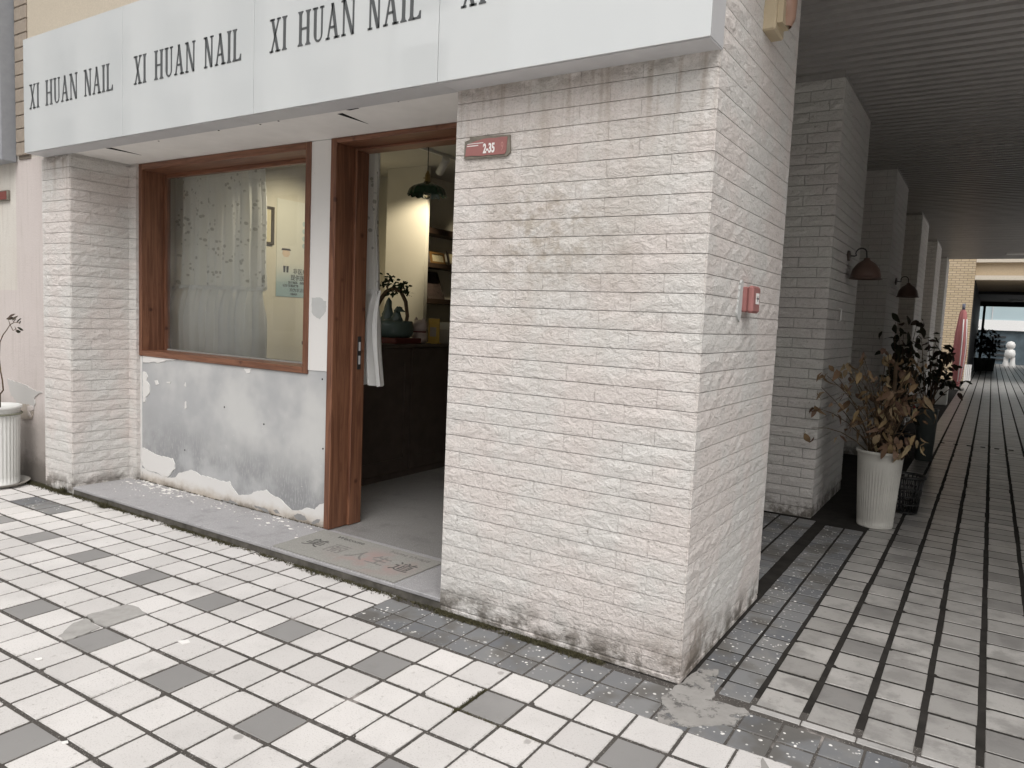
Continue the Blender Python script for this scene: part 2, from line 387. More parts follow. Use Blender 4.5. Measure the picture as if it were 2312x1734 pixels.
    def prism(s, poly, fn, d0, d1):
        # poly: 2-d outline; fn(u, v, d) -> point; d0 back, d1 front
        n = len(poly); v = [fn(a, b, d0) for a, b in poly]+[fn(a, b, d1) for a, b in poly]
        f = [tuple(range(n, 2*n)), tuple(range(n))[::-1]]+[(i, (i+1) % n, n+(i+1) % n, n+i) for i in range(n)]
        return s.add(v, f)
    def mesh(s, name, mat):
        me = bpy.data.meshes.new(name); me.from_pydata(s.v, [], s.f); me.materials.append(mat)
        if any(s.sm): me.polygons.foreach_set('use_smooth', s.sm)
        me.update(); return me
    def build(s, name, mat, parent=None, loc=(0, 0, 0), local=False):
        if parent is not None and not local:
            pw = WL[parent.name]; s.v = [(a-pw.x, b-pw.y, c-pw.z) for a, b, c in s.v]; loc = tuple(pw)
        o = bpy.data.objects.new(name, s.mesh(name, mat)); return link(o, parent, loc)
def inst(name, me, parent, loc, rot=(0, 0, 0), scale=None):
    o = bpy.data.objects.new(name, me); link(o, parent, loc); o.rotation_euler = rot
    if scale: o.scale = scale
    return o
def jag(poly, step=.018, amp=.005, seed=1):
    rg = random.Random(seed); out = []
    for i, (a, b) in enumerate(poly):
        c, d = poly[(i+1) % len(poly)]; L = math.hypot(c-a, d-b); k = max(1, int(L/step))
        for j in range(k):
            t = j/k; out.append((a+(c-a)*t+rg.uniform(-amp, amp)*(j > 0), b+(d-b)*t+rg.uniform(-amp, amp)*(j > 0)))
    return out
def text_mesh(body, size, bold=0):
    c = bpy.data.curves.new('print', 'FONT'); c.body = body; c.size = size; c.offset = bold; c.resolution_u = 3; c.extrude = .0006
    o = bpy.data.objects.new('print', c); COL.objects.link(o)
    me = bpy.data.meshes.new_from_object(o.evaluated_get(bpy.context.evaluated_depsgraph_get()))
    bpy.data.objects.remove(o); bpy.data.curves.remove(c); me.materials.clear(); return me
def text(name, body, size, mat, parent, loc, rot, sx=1, bold=0):
    me = text_mesh(body, size, bold); me.materials.append(mat)
    o = bpy.data.objects.new(name, me); link(o, parent, loc); o.rotation_euler = rot; o.scale = (sx, 1, 1); return o
FR = (math.pi/2, 0, 0)          # faces -y
def struct(o): return tag(o, kind='structure')

# ------------------------------------------------------------------ ground
struct(MB().add([(-150, -150, -.03), (150, -150, -.03), (150, 150, -.03), (-150, 150, -.03)], [(0, 1, 2, 3)]).build('ground', GROUND))
plaza = struct(MB().box(-9, 4, -3.6, .10, -.028, -.0024).build('plaza_pavement', GROUT))
passage = struct(MB().box(-.9, 3.4, .10, 56, -.028, -.0026).build('passage_pavement', GROUTD))
G0 = (-2.451, -1.379)
def grid(i, j): return (G0[0]+.2*(i+.00954*j), G0[1]+.2*(j*1.00804+.01417*i))
def tile_mesh(w, h, mat, t=.010, b=.003): return MB().bbox(-w/2, w/2, -h/2, h/2, -t, 0, b).mesh('tile', mat)
tw, th = .1885, .1855
def tile_chip(w, h, mat, seed):
    r_ = random.Random(seed); c = r_.uniform(.010, .026); d = r_.uniform(.008, .022); sx, sy = r_.choice((-1, 1)), r_.choice((-1, 1))
    e = r_.uniform(-.05, .03)
    pl = [(-w/2, -h/2), (e, -h/2), (e+.006, -h/2+r_.uniform(.002, .006)), (e+.016, -h/2), (w/2, -h/2), (w/2, h/2-d), (w/2-c*.4, h/2-d*.7), (w/2-c*.55, h/2-d*.25), (w/2-c, h/2), (-w/2, h/2)]
    pl = [(a*sx, b*sy) for a, b in pl]
    if sx*sy < 0: pl = pl[::-1]
    return MB().prism(pl, lambda u, v, q: (u, v, q), -.01, 0).mesh('tile', mat)
tm = [tile_mesh(tw, th, TILE), tile_mesh(tw-.003, th-.002, TILE), tile_mesh(tw+.002, th-.004, TILE)]; tm = tm*5+[tile_chip(tw, th, TILE, k) for k in range(7)]; gm = tile_mesh(tw, th, GTILE); bm_ = tile_mesh(tw, th, SPLAT)
cells = []; rg = random.Random(3)
for i in range(-32, 33):
    for j in range(-10, 8):
        x, y = grid(i+.5, j+.5)
        if y > .02 or (x > -1.645 and j > 4): continue
        if y < -3.5 or x < -8.9 or x > 3.9: continue
        vis = inview((x, y, 0), 140)
        gray = i % 3 == 0 and j % 3 == 0 and j < 5
        blue = -5.2 < x < -4.6 and -.46 < y < -.12
        cells.append((dist((x, y, 0))+(0 if vis else 100), x, y, gray, blue))
cells.sort(); far = MB(); farp = MB(); nw = 0
GA = math.atan(.01417)
for d, x, y, gray, blue in cells:
    z = rg.uniform(-.0012, .0012); a = GA+rg.uniform(-.006, .006)
    x += rg.uniform(-.0016, .0016); y += rg.uniform(-.0016, .0016)
    if blue: inst('blue_grey_tile', bm_, plaza, (x, y, z), (0, 0, a))
    elif gray and d > 99: farp.box(x-tw/2, x+tw/2, y-th/2, y+th/2, -.008, z)
    elif gray: inst('grey_tile', gm, plaza, (x, y, z), (rg.uniform(-.004, .004), rg.uniform(-.004, .004), a))
    elif nw < 300: nw += 1; inst('tile', rg.choice(tm), plaza, (x, y, z), (rg.uniform(-.005, .005), rg.uniform(-.005, .005), a))
    else: far.box(x-tw/2, x+tw/2, y-th/2, y+th/2, -.008, z)
tag(far.build('tile_field', TILE, plaza), kind='stuff'); tag(farp.build('grey_tile_field', GTILE, plaza), kind='stuff')
# small dark tiles edging the pillar
sm_ = tile_mesh(.1405, .1385, SPLAT); k = 0
for r, (ya, yb) in enumerate(((-.345, -.197), (-.194, -.048))):
    x = -1.642+.075*0
    while x < 3.2:
        L = .150
        if x > -1.7: inst('small_dark_tile', sm_, plaza, (x+.0745, (ya+yb)/2, rg.uniform(-.0008, .001)), (rg.uniform(-.005, .005), rg.uniform(-.005, .005), rg.uniform(-.01, .01)))
        x += L
sside = tile_mesh(.134, .1385, SPLAT)
for c, xa in enumerate((.085, .2335)):
    y = .105
    while y < 3.3:
        inst('small_dark_tile', sside, passage, (xa, y, rg.uniform(-.0008, .001)), (rg.uniform(-.006, .006), rg.uniform(-.006, .006), rg.uniform(-.02, .02))); y += .1505
for xa in (-.44, -.29, -.14, .0):
    y = 1.40
    while y < (3.44 if xa < -.05 else 1.3): inst('small_dark_tile', sside, passage, (xa, y, rg.uniform(-.0008, .001)), (rg.uniform(-.006, .006), rg.uniform(-.006, .006), rg.uniform(-.02, .02))); y += .1505
# narrow white strip and passage tiles
strip = MB().bbox(-.1, .1, -.021, .021, -.01, 0, .003).mesh('strip_tile', mk_tile('pale_strip_tile', (.47, .455, .44), .6, .3, .6, 1.5))
for k in range(14): inst('strip_tile', strip, passage, (.411+.2042*k, .006, rg.uniform(-.001, .001)))
pw, ph = .176, .1815
pm = [tile_mesh(pw, ph, PTILE), tile_mesh(pw-.004, ph-.002, PTILE), tile_mesh(pw+.003, ph+.002, PTILE)]+[tile_chip(pw, ph, PTILE, 20+k) for k in range(4)]; pg = tile_mesh(pw, ph, PGTILE); p0 = tile_mesh(pw, .178, PTILE)
cells = []
for i in range(15):
    x = .309+.2042*(i+.5)
    for j in range(-1, 262):
        y = (.226+.2007*(j+.5)) if j >= 0 else .131
        cells.append((dist((x, y, 0))+(0 if inview((x, y, 0), 90) else 100), x, y, (i-1) % 3 == 0 and j % 3 == 0, j))
cells.sort(); far = MB(); farg = MB(); nw = 0
for d, x, y, gray, j in cells:
    z = rg.uniform(-.0018, .0012)
    if gray and d < 9: inst('grey_tile', pg, passage, (x, y, z), (rg.uniform(-.006, .006), rg.uniform(-.006, .006), rg.uniform(-.006, .006)))
    elif not gray and nw < 300: nw += 1; inst('tile', p0 if j < 0 else rg.choice(pm), passage, (x+rg.uniform(-.002, .002), y, z), (rg.uniform(-.006, .006), rg.uniform(-.006, .006), rg.uniform(-.006, .006)))
    else: (farg if gray else far).box(x-pw/2, x+pw/2, y-ph/2, y+ph/2, -.008, z)
tag(far.build('tile_field', PTILE, passage), kind='stuff'); tag(farg.build('grey_tile_field', PGTILE, passage), kind='stuff')
# drain slot across the passage
dr = MB()
for k in range(11): dr.box(.34+.17*k, .40+.17*k, 9.55, 9.61, -.004, .0045)
dr.build('drain_slot', VOIDM, passage)
# cement repairs and smears
FLAT = lambda u, v, d: (u, v, d)
cp = MB(); cp.prism(jag([(-2.655, -1.164), (-2.641, -.975), (-2.554, -.956), (-2.452, -.972), (-2.451, -1.066), (-2.447, -1.18), (-2.536, -1.189)], .03, .006, 2), FLAT, -.008, .0045)
cp.build('cement_repair', CONC2, plaza)
MB().prism(jag([(-2.553, -1.324), (-2.613, -1.25), (-2.626, -1.188), (-2.536, -1.192), (-2.47, -1.20), (-2.447, -1.291), (-2.448, -1.373), (-2.521, -1.366)], .02, .006, 3), FLAT, -.008, .0035).build('cement_repair', CONC2, plaza)
MB().prism(jag([(.043, -.347), (-.02, -.12), (.0, .001), (.02, .20), (.10, .25), (.13, .139), (.146, .038), (.167, -.05), (.294, -.025), (.33, -.06), (.30, -.179), (.169, -.30), (.093, -.346)], .03, .010, 4), FLAT, -.008, .0028).build('cement_smear', SMEAR, plaza)
MB().prism(jag([(.45, -.345), (.52, -.42), (.62, -.48), (.66, -.60), (.60, -.66), (.55, -.58), (.50, -.56), (.46, -.47)], .03, .010, 8), FLAT, -.008, .0028).build('cement_smear', SMEAR, plaza)

# ------------------------------------------------------------------ brick helper
H = .0838
def brick_mesh(L, seed, mat, amp=.0065, gx=.0008, gz=.0016):
    r = random.Random(seed); nx = 4 if L > .12 else 2; nz = 2; v = []; f = []
    if mat.name.startswith('arcade'): gx, gz, amp = .0026, .0032, .012
    hx, hz = L/2-gx, H/2-gz
    for a in range(nx+1):
        for b in range(nz+1):
            edge = a in (0, nx) or b in (0, nz)
            d = r.uniform(.0050, .0062) if edge else r.uniform(.0050, .0050+amp)
            xx = -hx+2*hx*a/nx+(0 if a in (0, nx) else r.uniform(-.012, .012)); zz = -hz+2*hz*b/nz+(0 if b in (0, nz) else r.uniform(-.012, .012))
            v.append((xx, -d, zz))
    I = lambda a, b: a*(nz+1)+b
    for a in range(nx):
        for b in range(nz): f.append((I(a, b), I(a+1, b), I(a+1, b+1), I(a, b+1)))
    nf = len(f)
    ring = [I(a, 0) for a in range(nx)]+[I(nx, b) for b in range(nz)]+[I(a, nz) for a in range(nx, 0, -1)]+[I(0, b) for b in range(nz, 0, -1)]
    o = len(v)
    for i in ring: v.append((v[i][0], .014, v[i][2]))
    n = len(ring)
    for i in range(n): f.append((ring[(i+1) % n], ring[i], o+i, o+(i+1) % n))
    m = MB(); m.add(v, f); m.sm = [False]*len(f)
    return m
BM = {}
def brick_var(L, mat, k):
    key = (round(L, 3), mat.name, k)
    if key not in BM:
        m = brick_mesh(L, hash(key[0])+k*17, mat); BM[key] = (m, m.mesh('brick', mat))
    return BM[key]
def wall_specs(plane, c, a0, a1, z0, z1, off, first_even, from_hi):
    # plane 'y': wall in plane y=c spanning x; 'x': wall in plane x=c spanning y. off: joints from the corner (even, odd)
    out = []; n = int(math.ceil((z1-z0)/H-1e-6))
    for k in range(n):
        zc = z0+H*(k+.5)
        if zc+H*.3 > z1: break
        o = off[k % 2]; js = [0]; x = o
        while x < (a1-a0)-.03: js.append(x); x += .303
        js.append(a1-a0)
        for p, q in zip(js, js[1:]):
            L = q-p
            if L < .02: continue
            m = (p+q)/2; s = a1-m if from_hi else a0+m
            out.append(((s, c, zc) if plane == 'y' else (c, s, zc), L, plane))
    return out
def lay(parent, specs, mat, limit=300, z0=0):
    specs = sorted(specs, key=lambda s: dist(s[0])); rest = MB(); r = random.Random(11); n = 0
    for p, L, pl in specs:
        Lq = round(L/.005)*.005; mb, me = brick_var(Lq, mat, r.randrange(5)); rz = 0 if pl == 'y' else math.pi/2
        if n < limit: inst('brick', me, parent, p, (0, 0, rz), (L/Lq, 1, 1)); n += 1
        else:
            if pl == 'y': vv = [(p[0]+a*L/Lq, p[1]+b, p[2]+c) for a, b, c in mb.v]
            else: vv = [(p[0]-b, p[1]+a*L/Lq, p[2]+c) for a, b, c in mb.v]
            rest.add(vv, mb.f); rest.sm[-len(mb.f):] = mb.sm
    if rest.v: tag(rest.build('brickwork', mat, parent), kind='stuff')

# ------------------------------------------------------------------ main pillar
pil = thing('brick_pillar', (-.66, .64, 0), 'broad white painted split-face brick pillar between the shop door and the passage', 'pillar')
MB().box(-1.325, -.006, .006, 1.279, 0, 4.2).build('core', BRICK, pil)
MB().bbox(-1.328, .006, -.007, 1.285, .001, .030, .006).build('plinth', BRICK, pil)
sp = wall_specs('y', 0.0, -1.33, 0.0, .033, 2.76, (.177, .328), True, True)
sp += wall_specs('x', 0.0, 0.0, 1.285, .033, 3.64, (.328, .177), True, False)
lay(pil, sp, BRICK)
# ------------------------------------------------------------------ left pillar
lp = thing('brick_pillar', (-5.31, .25, 0), 'narrow white painted brick pillar left of the shop window', 'pillar')
MB().box(-5.525, -5.106, .006, .60, 0, 2.72).build('core', BRICK, lp)
MB().box(-5.10, -4.985, .478, .60, 0, 2.72).build('return_strip', BRICK, lp)
sp = wall_specs('y', 0.0, -5.53, -5.10, .0, 2.70, (.20, .43), True, True)
sp += wall_specs('x', -5.10, 0.0, .47, .0, 2.70, (.15, .30), True, False)
sp += wall_specs('y', .47, -5.095, -4.985, .0, 2.70, (.2, .2), True, False)
lay(lp, sp, BRICK)

# ------------------------------------------------------------------ building shell
bd = thing('arcade_building', (-2, 8, 3.7), 'beige pebble-stucco upper storey above the white shop sign', 'building')
MB().box(-5.77, -.05, .012, .3, 2.76, 14).box(-.049, 4.8, .012, .3, 3.66, 14).build('stucco_wall', STUCCO, bd)
MB().box(-9, 4.8, .3, 9, 3.74, 14).box(-9, 4.8, 9, 20.4, 3.74, 5.0).build('upper_floor', STUCCO, bd)
MB().box(4.3, 4.75, 2.4, 10.6, 0, 3.74).build('unseen_outer_wall', BRICKC, bd)  # out-of-view wall, its extent shaped for the light in the passage
MB().box(-5.9, -.55, 6.0, 20.4, 0, 3.74).build('rear_block', STUCCO, bd)
MB().box(-1.33, -.55, 1.285, 6.0, 0, 3.74).build('inner_wall', BRICKC, bd)
sp = wall_specs('x', -.545, 1.285, 3.50, .0, 3.62, (.2, .05), True, False)
rest = []; lay(bd, sp, BRICKC, 60)
MB().box(-5.1, -1.33, -.0, .62, 2.705, 2.755).build('soffit', SOFFIT, bd)
for poly in ([(-2.256, .067), (-2.215, .065), (-2.245, .31)], [(-2.147, .018), (-2.06, .008), (-2.051, .033), (-2.129, .039)], [(-4.636, .023), (-4.574, .035), (-4.613, .289)]):
    MB().prism(poly, FLAT, 2.7035, 2.71).build('crack', VOIDM, bd)
for k, (x, y) in enumerate(((-3.3, .03), (-2.9, .04), (-2.72, .03), (-4.0, .05), (-1.75, .02))): MB().lathe([(.006, 0), (.006, .004)], (x, y, 2.7025), 8, caps=(True, True)).build('screw_hole', VOIDM, bd)

# unseen block across the plaza, behind the viewer, added for light and reflections
ob = thing('added_opposite_building', (0, -17, 0), 'unseen pale building across the plaza, added for light and mirrored in the white shop sign', 'building')
MB().box(-40, 30, -22, -17, 0, 7.2).build('wall', plain('pale_grey_render', (.62, .61, .59), .85, .2, .08, 1), ob)
MB().box(-75, -17, -24, -17.2, 7.2, 16).box(-75, -40, -24, -17.2, 0, 7.2).build('tall_wing', plain('pale_wing_render', (.52, .53, .54), .85, .2, .08, 1), ob)
for k in range(13):
    MB().bbox(-74+4.6*k, -72.6+4.6*k, -17.2, -16.7, 0, 16.2, .02).build('tall_pilaster', plain('white_wing_pilaster', (.74, .74, .73), .8), ob)
    for z in (8.2, 11.6): MB().box(-72+4.6*k, -70+4.6*k, -17.2, -17.17, z, z+2.4).build('window', plain('dark_wing_glass', (.10, .11, .12), .1, .6), ob)
OGL = plain('dark_window_glass', (.06, .07, .08), .1, .6)
for k in range(22):
    x = -38+3.1*k
    MB().bbox(x-.35, x+.25, -17, -16.6, 0, 7.3, .02).build('pilaster', plain('white_pilaster', (.66, .66, .64), .8), ob)
    for z in (.6, 4.2): MB().box(x+.5, x+2.5, -17.0, -16.97, z, z+2.1).build('window', OGL, ob)

# recess wall under and beside the window
rw = thing('plaster_wall', (-3.85, .55, 0), 'grey plaster wall with flaking white paint under the shop window', 'wall')
MB().box(-4.985, -2.73, .50, .60, 0, 1.15).box(-2.955, -2.73, .50, .60, 1.15, 2.71).build('plaster', PLASTER, rw)
WALL = lambda u, v, d: (u, .5-d, v)
P1 = [(-4.954,.342),(-4.846,.328),(-4.740,.308),(-4.617,.308),(-4.524,.312),(-4.491,.271),(-4.487,.227),(-4.533,.192),(-4.588,.145),(-4.645,.138),(-4.711,.154),(-4.788,.160),(-4.886,.162),(-4.955,.192)]
P2 = [(-4.955,.169),(-4.886,.156),(-4.788,.154),(-4.702,.144),(-4.588,.139),(-4.477,.162),(-4.441,.200),(-4.378,.219),(-4.289,.248),(-4.201,.242),(-4.149,.223),(-4.063,.231),(-3.996,.223),(-3.847,.222),(-3.785,.237),(-3.749,.190),(-3.685,.144),(-3.575,.162),(-3.484,.203),(-3.424,.221),(-3.364,.238),(-3.319,.215),(-3.217,.198),(-3.159,.168),(-3.080,.133),(-3.003,.149),(-2.935,.178),(-2.847,.179),(-2.802,.225),(-2.750,.244),(-2.748,.060),(-4.955,.019)]
P3 = [(-4.947,.992),(-4.894,.985),(-4.875,.953),(-4.894,.918),(-4.849,.888),(-4.846,.821),(-4.904,.781),(-4.914,.735),(-4.943,.732)]
P4 = [(-4.943,1.132),(-4.174,1.137),(-4.226,1.121),(-4.312,1.125),(-4.392,1.118),(-4.473,1.125),(-4.527,1.111),(-4.619,1.107),(-4.712,1.082),(-4.807,1.083),(-4.904,1.069),(-4.943,1.072)]
P5 = [(-2.945,1.153),(-2.745,1.157),(-2.745,2.70),(-2.945,2.70)]
P6 = [(-4.983,.02),(-4.962,.02),(-4.962,1.12),(-4.983,1.12)]
for k, (P, t) in enumerate(((P1, .006), (P2, .0045), (P3, .006), (P4, .006), (P5, .005), (P6, .004))):
    MB().prism(jag(P, .02, .005 if k < 4 else .0006, 20+k), WALL, -.004, t).build('paint_flake', WPAINT, rw)
for k, P in enumerate(([(-4.78,.93),(-4.74,.935),(-4.72,.905),(-4.76,.895)], [(-4.36,.79),(-4.345,.80),(-4.34,.745),(-4.36,.735)], [(-4.37,.925),(-4.355,.95),(-4.345,.915)], [(-4.62,.93),(-4.55,.94),(-4.57,.92)], [(-3.63,1.115),(-3.55,1.12),(-3.56,1.09),(-3.60,1.08)])):
    MB().prism(jag(P, .012, .003, 40+k), WALL, -.004, .004).build('paint_flake', WPAINT, rw)
GREYH = plain('exposed_grey_render', (.30, .295, .29), .95, .1, .2, 20); GREYL = plain('exposed_pale_render', (.50, .505, .495), .9, .15, .08, 12)
for k, P in enumerate(([(-3.058,.098),(-3.017,.123),(-2.947,.118),(-2.922,.094),(-2.960,.079),(-3.029,.079)], [(-2.878,.083),(-2.825,.116),(-2.788,.123),(-2.805,.092),(-2.865,.073)], [(-3.280,.102),(-3.237,.110),(-3.207,.085),(-3.251,.082)], [(-3.497,.097),(-3.421,.097),(-3.347,.095),(-3.319,.070),(-3.361,.068),(-3.421,.082),(-3.482,.086)], [(-3.886,.073),(-3.796,.073),(-3.772,.098),(-3.716,.082),(-3.644,.063),(-3.715,.056),(-3.828,.057)])):
    MB().prism(jag(P, .012, .004, 60+k), WALL, 0, .0062).build('bare_spot', GREYH, rw)
MB().prism(jag([(-2.914,1.654),(-2.836,1.657),(-2.808,1.648),(-2.800,1.635),(-2.773,1.633),(-2.775,1.565),(-2.801,1.537),(-2.832,1.509),(-2.863,1.518),(-2.895,1.534),(-2.912,1.555)], .015, .003, 70), WALL, 0, .0066).build('bare_spot', GREYL, rw)
for (x, z) in ((-3.86, .80), (-4.36, .40), (-3.40, .72), (-2.80, 1.10), (-2.78, .62), (-3.06, 1.13)):
    MB().lathe([(.006, -.001), (.006, .002)], (0, 0, 0), 8, caps=(True, True)).build('nail_hole', VOIDM, rw, (x, .499, z), True).rotation_euler = (math.pi/2, 0, 0)

# ------------------------------------------------------------------ doorstep
ds = thing('doorstep', (-3.2, .25, 0), 'low grey terrazzo step along the shop front with paint chips on it', 'step')
xs = [-5.10, -4.20, -3.42, -2.70, -1.655, -1.33]
for a, b in zip(xs, xs[1:]): MB().bbox(a+.0015, b-.0015, -.004, .518, .042, .064+random.uniform(-.0008, .0008), .004).build('slab', STEP, ds)
MB().box(-5.10, -1.33, .002, .5, 0, .0425).build('riser', RISER, ds)
struct(MB().box(-5.1, -.55, .52, 6.0, 0, .062).build('interior_floor', FLOORIN))
# doormat
mt = thing('doormat', (-2.18, .22, .065), 'worn grey doormat printed with a faded welcome in front of the open door', 'doormat')
def mk_mat():
    m = Mt('worn_grey_mat', .95, .1); p = m.pos()
    c = m.mix(m.noise(p, 120, 3, .8), (.15, .145, .135), (.43, .42, .39))
    c = m.mix(m.mul(m.blob(p, (-2.0, .2, .07), (.45, .25, 1)), m.mr(m.noise(p, 6, 4), .4, .65)), c, (.33, .25, .235))
    m.bump(m.noise(p, 170, 3), .5, .004); return m.col(c)
MATM = mk_mat()
MB().prism(jag([(-2.695, .010), (-1.672, .010), (-1.668, .20), (-1.662, .452), (-2.20, .462), (-2.715, .462)], .04, .003, 5), FLAT, .064, .0705).build('pile', MATM, mt)
FADE = plain('faded_black_mat_print', (.135, .13, .123), .95, .1, .5, 60); FADE2 = plain('worn_mat_print', (.25, .235, .225), .95, .1, .5, 60)
for ch, x, mm in (('美', -2.55, FADE), ('丽', -2.36, FADE2), ('人', -2.17, FADE2), ('生', -2.0, FADE2), ('道', -1.81, FADE)):
    text('print', ch, .155, mm, mt, (x-.06, .17, .0712), (0, 0, 0))
text('print', 'Welcome', .062, FADE, mt, (-2.52, .385, .0712), (0, 0, 0), 1.0); text('print', 'home always', .062, FADE2, mt, (-2.05, .385, .0712), (0, 0, 0), 1.0)

# ------------------------------------------------------------------ window
wi = thing('shop_window', (-3.97, .6, 1.125), 'large fixed shop window in a deep red-brown pine frame', 'window')
x0, x1, z0, z1, ya, yb, t = -5.0, -2.94, 1.125, 2.703, .486, .74, .052
MB().bbox(x0, x0+t, ya, yb, z0, z1, .004).build('frame_post', WOODV, wi)
MB().bbox(x1-t, x1, ya, yb, z0, z1, .004).build('frame_post', WOODV, wi)
MB().bbox(x0+t+.001, x1-t-.001, ya, yb, z0, z0+t-.006, .004).build('frame_sill', WOODH, wi)
MB().bbox(x0+t+.001, x1-t-.001, ya, yb, z1-t, z1, .004).build('frame_head', WOODH, wi)
b = .03
MB().bbox(x0+t, x0+t+b, .685, .73, z0+t-.006, z1-t, .003).build('glazing_bead', WOODV, wi)
MB().bbox(x1-t-b, x1-t, .685, .73, z0+t-.006, z1-t, .003).build('glazing_bead', WOODV, wi)
MB().bbox(x0+t+b+.001, x1-t-b-.001, .685, .73, z1-t-b, z1-t, .003).build('glazing_bead', WOODH, wi)
SEAL = plain('grey_silicone_seal', (.32, .32, .30), .6, .3)
MB().box(x0+t+b, x1-t-b, .698, .73, z0+t-.007, z0+t+.006).build('seal', SEAL, wi)
MB().add([(x0+t, .708, z0+t-.006), (x1-t, .708, z0+t-.006), (x1-t, .708, z1-t), (x0+t, .708, z1-t)], [(0, 1, 2, 3)]).build('glass', GLASS, wi)
# door frame
dfm = thing('door_frame', (-2.04, .6, .06), 'deep red-brown pine frame of the open shop doorway', 'door frame')
MB().bbox(-2.748, -2.694, .484, .70, .066, 2.703, .004).build('frame_post', WOODV, dfm)
MB().bbox(-2.700, -2.676, .655, .775, .066, 2.671, .004).build('door_stop', WOODV, dfm)
MB().bbox(-1.40, -1.335, .484, .76, .066, 2.703, .004).build('frame_post', WOODV, dfm)
MB().bbox(-2.693, -1.401, .484, .70, 2.672, 2.703, .004).build('frame_head', WOODH, dfm)
MB().bbox(-2.675, -1.401, .655, .775, 2.655, 2.671, .004).build('head_stop', WOODH, dfm)
sp_ = MB().bbox(-2.6765, -2.671, .700, .735, 1.17, 1.40, .002).build('strike_plate', METALB, dfm)
MB().box(-2.6716, -2.6700, .709, .726, 1.30, 1.36).box(-2.6716, -2.6700, .709, .726, 1.205, 1.265).build('keep_slot', ALU, sp_)

# ------------------------------------------------------------------ curtains
def curtain(name, x0, x1, y, ztop, zruf, zbot, folds, label, flare=0):
    t = thing(name, ((x0+x1)/2, y, zbot), label, 'curtain'); rr = random.Random(int(x0*100))
    ph = [rr.uniform(0, 6.28) for _ in range(6)]; n = max(24, int((x1-x0)*80))
    def wave(s, k, z): return .030*math.sin(s*folds*6.283+ph[0]+.4*math.sin(z*2+ph[1]))+.012*math.sin(s*folds*2.6*6.283+ph[2])+.007*math.sin(s*folds*5.3*6.283+ph[3]+z)
    def sheet(za, zb, rows, amp, fl, drop, fb=0):
        m = MB(); v = []; f = []
        for r in range(rows+1):
            q = r/rows; z = za+(zb-za)*q
            for c in range(n+1):
                s = c/n; x = x0+(x1-x0)*s+(fb+fl*q)*(s-.2)+.010*math.sin(z*7+ph[4])*s
                v.append((x, y+amp(q)*wave(s, r, z)*1.0-.022*drop*min(1, q*6), z+(.006*math.sin(s*folds*12+ph[5]) if r == rows else 0)))
        for r in range(rows):
            for c in range(n): a = r*(n+1)+c; f.append((a, a+n+1, a+n+2, a+1))
        return m.add(v, f, True)
    sheet(ztop, zruf, 22, lambda q: .6+.5*q, flare*.3, 0).build('floral_panel', FLORAL, t)
    folds *= 1.9
    sheet(zruf+.012, zbot, 14, lambda q: .4+1.25*min(1, q*3), flare*.7, 1, flare*.45).build('ruffle', COTTON, t)
    folds /= 1.9
    sheet(zruf+.024, zruf-.012, 2, lambda q: 1.0, 0, 1, flare*.42).build('seam_band', COTTON, t)
    return t
curtain('window_curtain', -5.14, -3.90, .87, 2.80, 1.715, 1.02, 7, 'white sprigged cotton curtain with a plain ruffled hem hanging behind the shop window', .09)
curtain('door_curtain', -2.80, -2.705, .90, 2.80, 1.715, 1.05, 1.3, 'narrow gathered white floral curtain hanging inside the open doorway', .13)

# ------------------------------------------------------------------ interior shell
struct(MB().box(-5.12, -5.05, .60, 6.05, 0, 3.12).build('interior_wall', WARMWALL))
struct(MB().box(-5.05, -4.30, 3.32, 3.40, 0, 3.12).build('interior_wall', WARMWALL))
struct(MB().box(-4.15, -1.33, 5.92, 5.99, 0, 3.12).build('interior_wall', WARMWALL))
struct(MB().box(-4.50, -4.37, 3.06, 6.0, .0, 3.12).build('interior_wall', WARMWALL))
struct(MB().box(-1.345, -1.335, 1.29, 6.0, 0, 3.12).build('interior_wall', WARMWALL))
struct(MB().box(-5.1, -1.34, .60, 6.0, 3.10, 3.16).build('interior_ceiling', CEILIN))
struct(MB().box(-5.1, -1.34, .601, .612, 2.71, 3.12).build('interior_lintel', CEILIN))
struct(MB().box(-4.55, -4.0, 3.0, 3.05, 0, 3.10).build('interior_column', WARMWALL))
# counter
ct = thing('reception_counter', (-3.8, 2.6, .062), 'dark walnut reception counter inside the shop doorway', 'counter')
MB().box(-4.0, -3.475, 1.45, 4.4, .062, 1.262).build('carcass', DARKW, ct)
MB().bbox(-4.06, -3.44, 1.42, 4.44, 1.262, 1.293, .004).build('counter_top', DARKW, ct)
for k in range(4):
    y = 1.50+.72*k; MB().box(-3.476, -3.462, y, y+.10, .12, 1.25).box(-3.476, -3.462, y+.62, y+.68, .12, 1.25).box(-3.476, -3.462, y+.10, y+.62, 1.13, 1.25).box(-3.476, -3.462, y+.10, y+.62, .12, .24).build('panel_frame', DARKW, ct)
MB().box(-3.48, -3.466, 1.46, 4.39, .062, .115).build('kick_board', DARKW, ct)
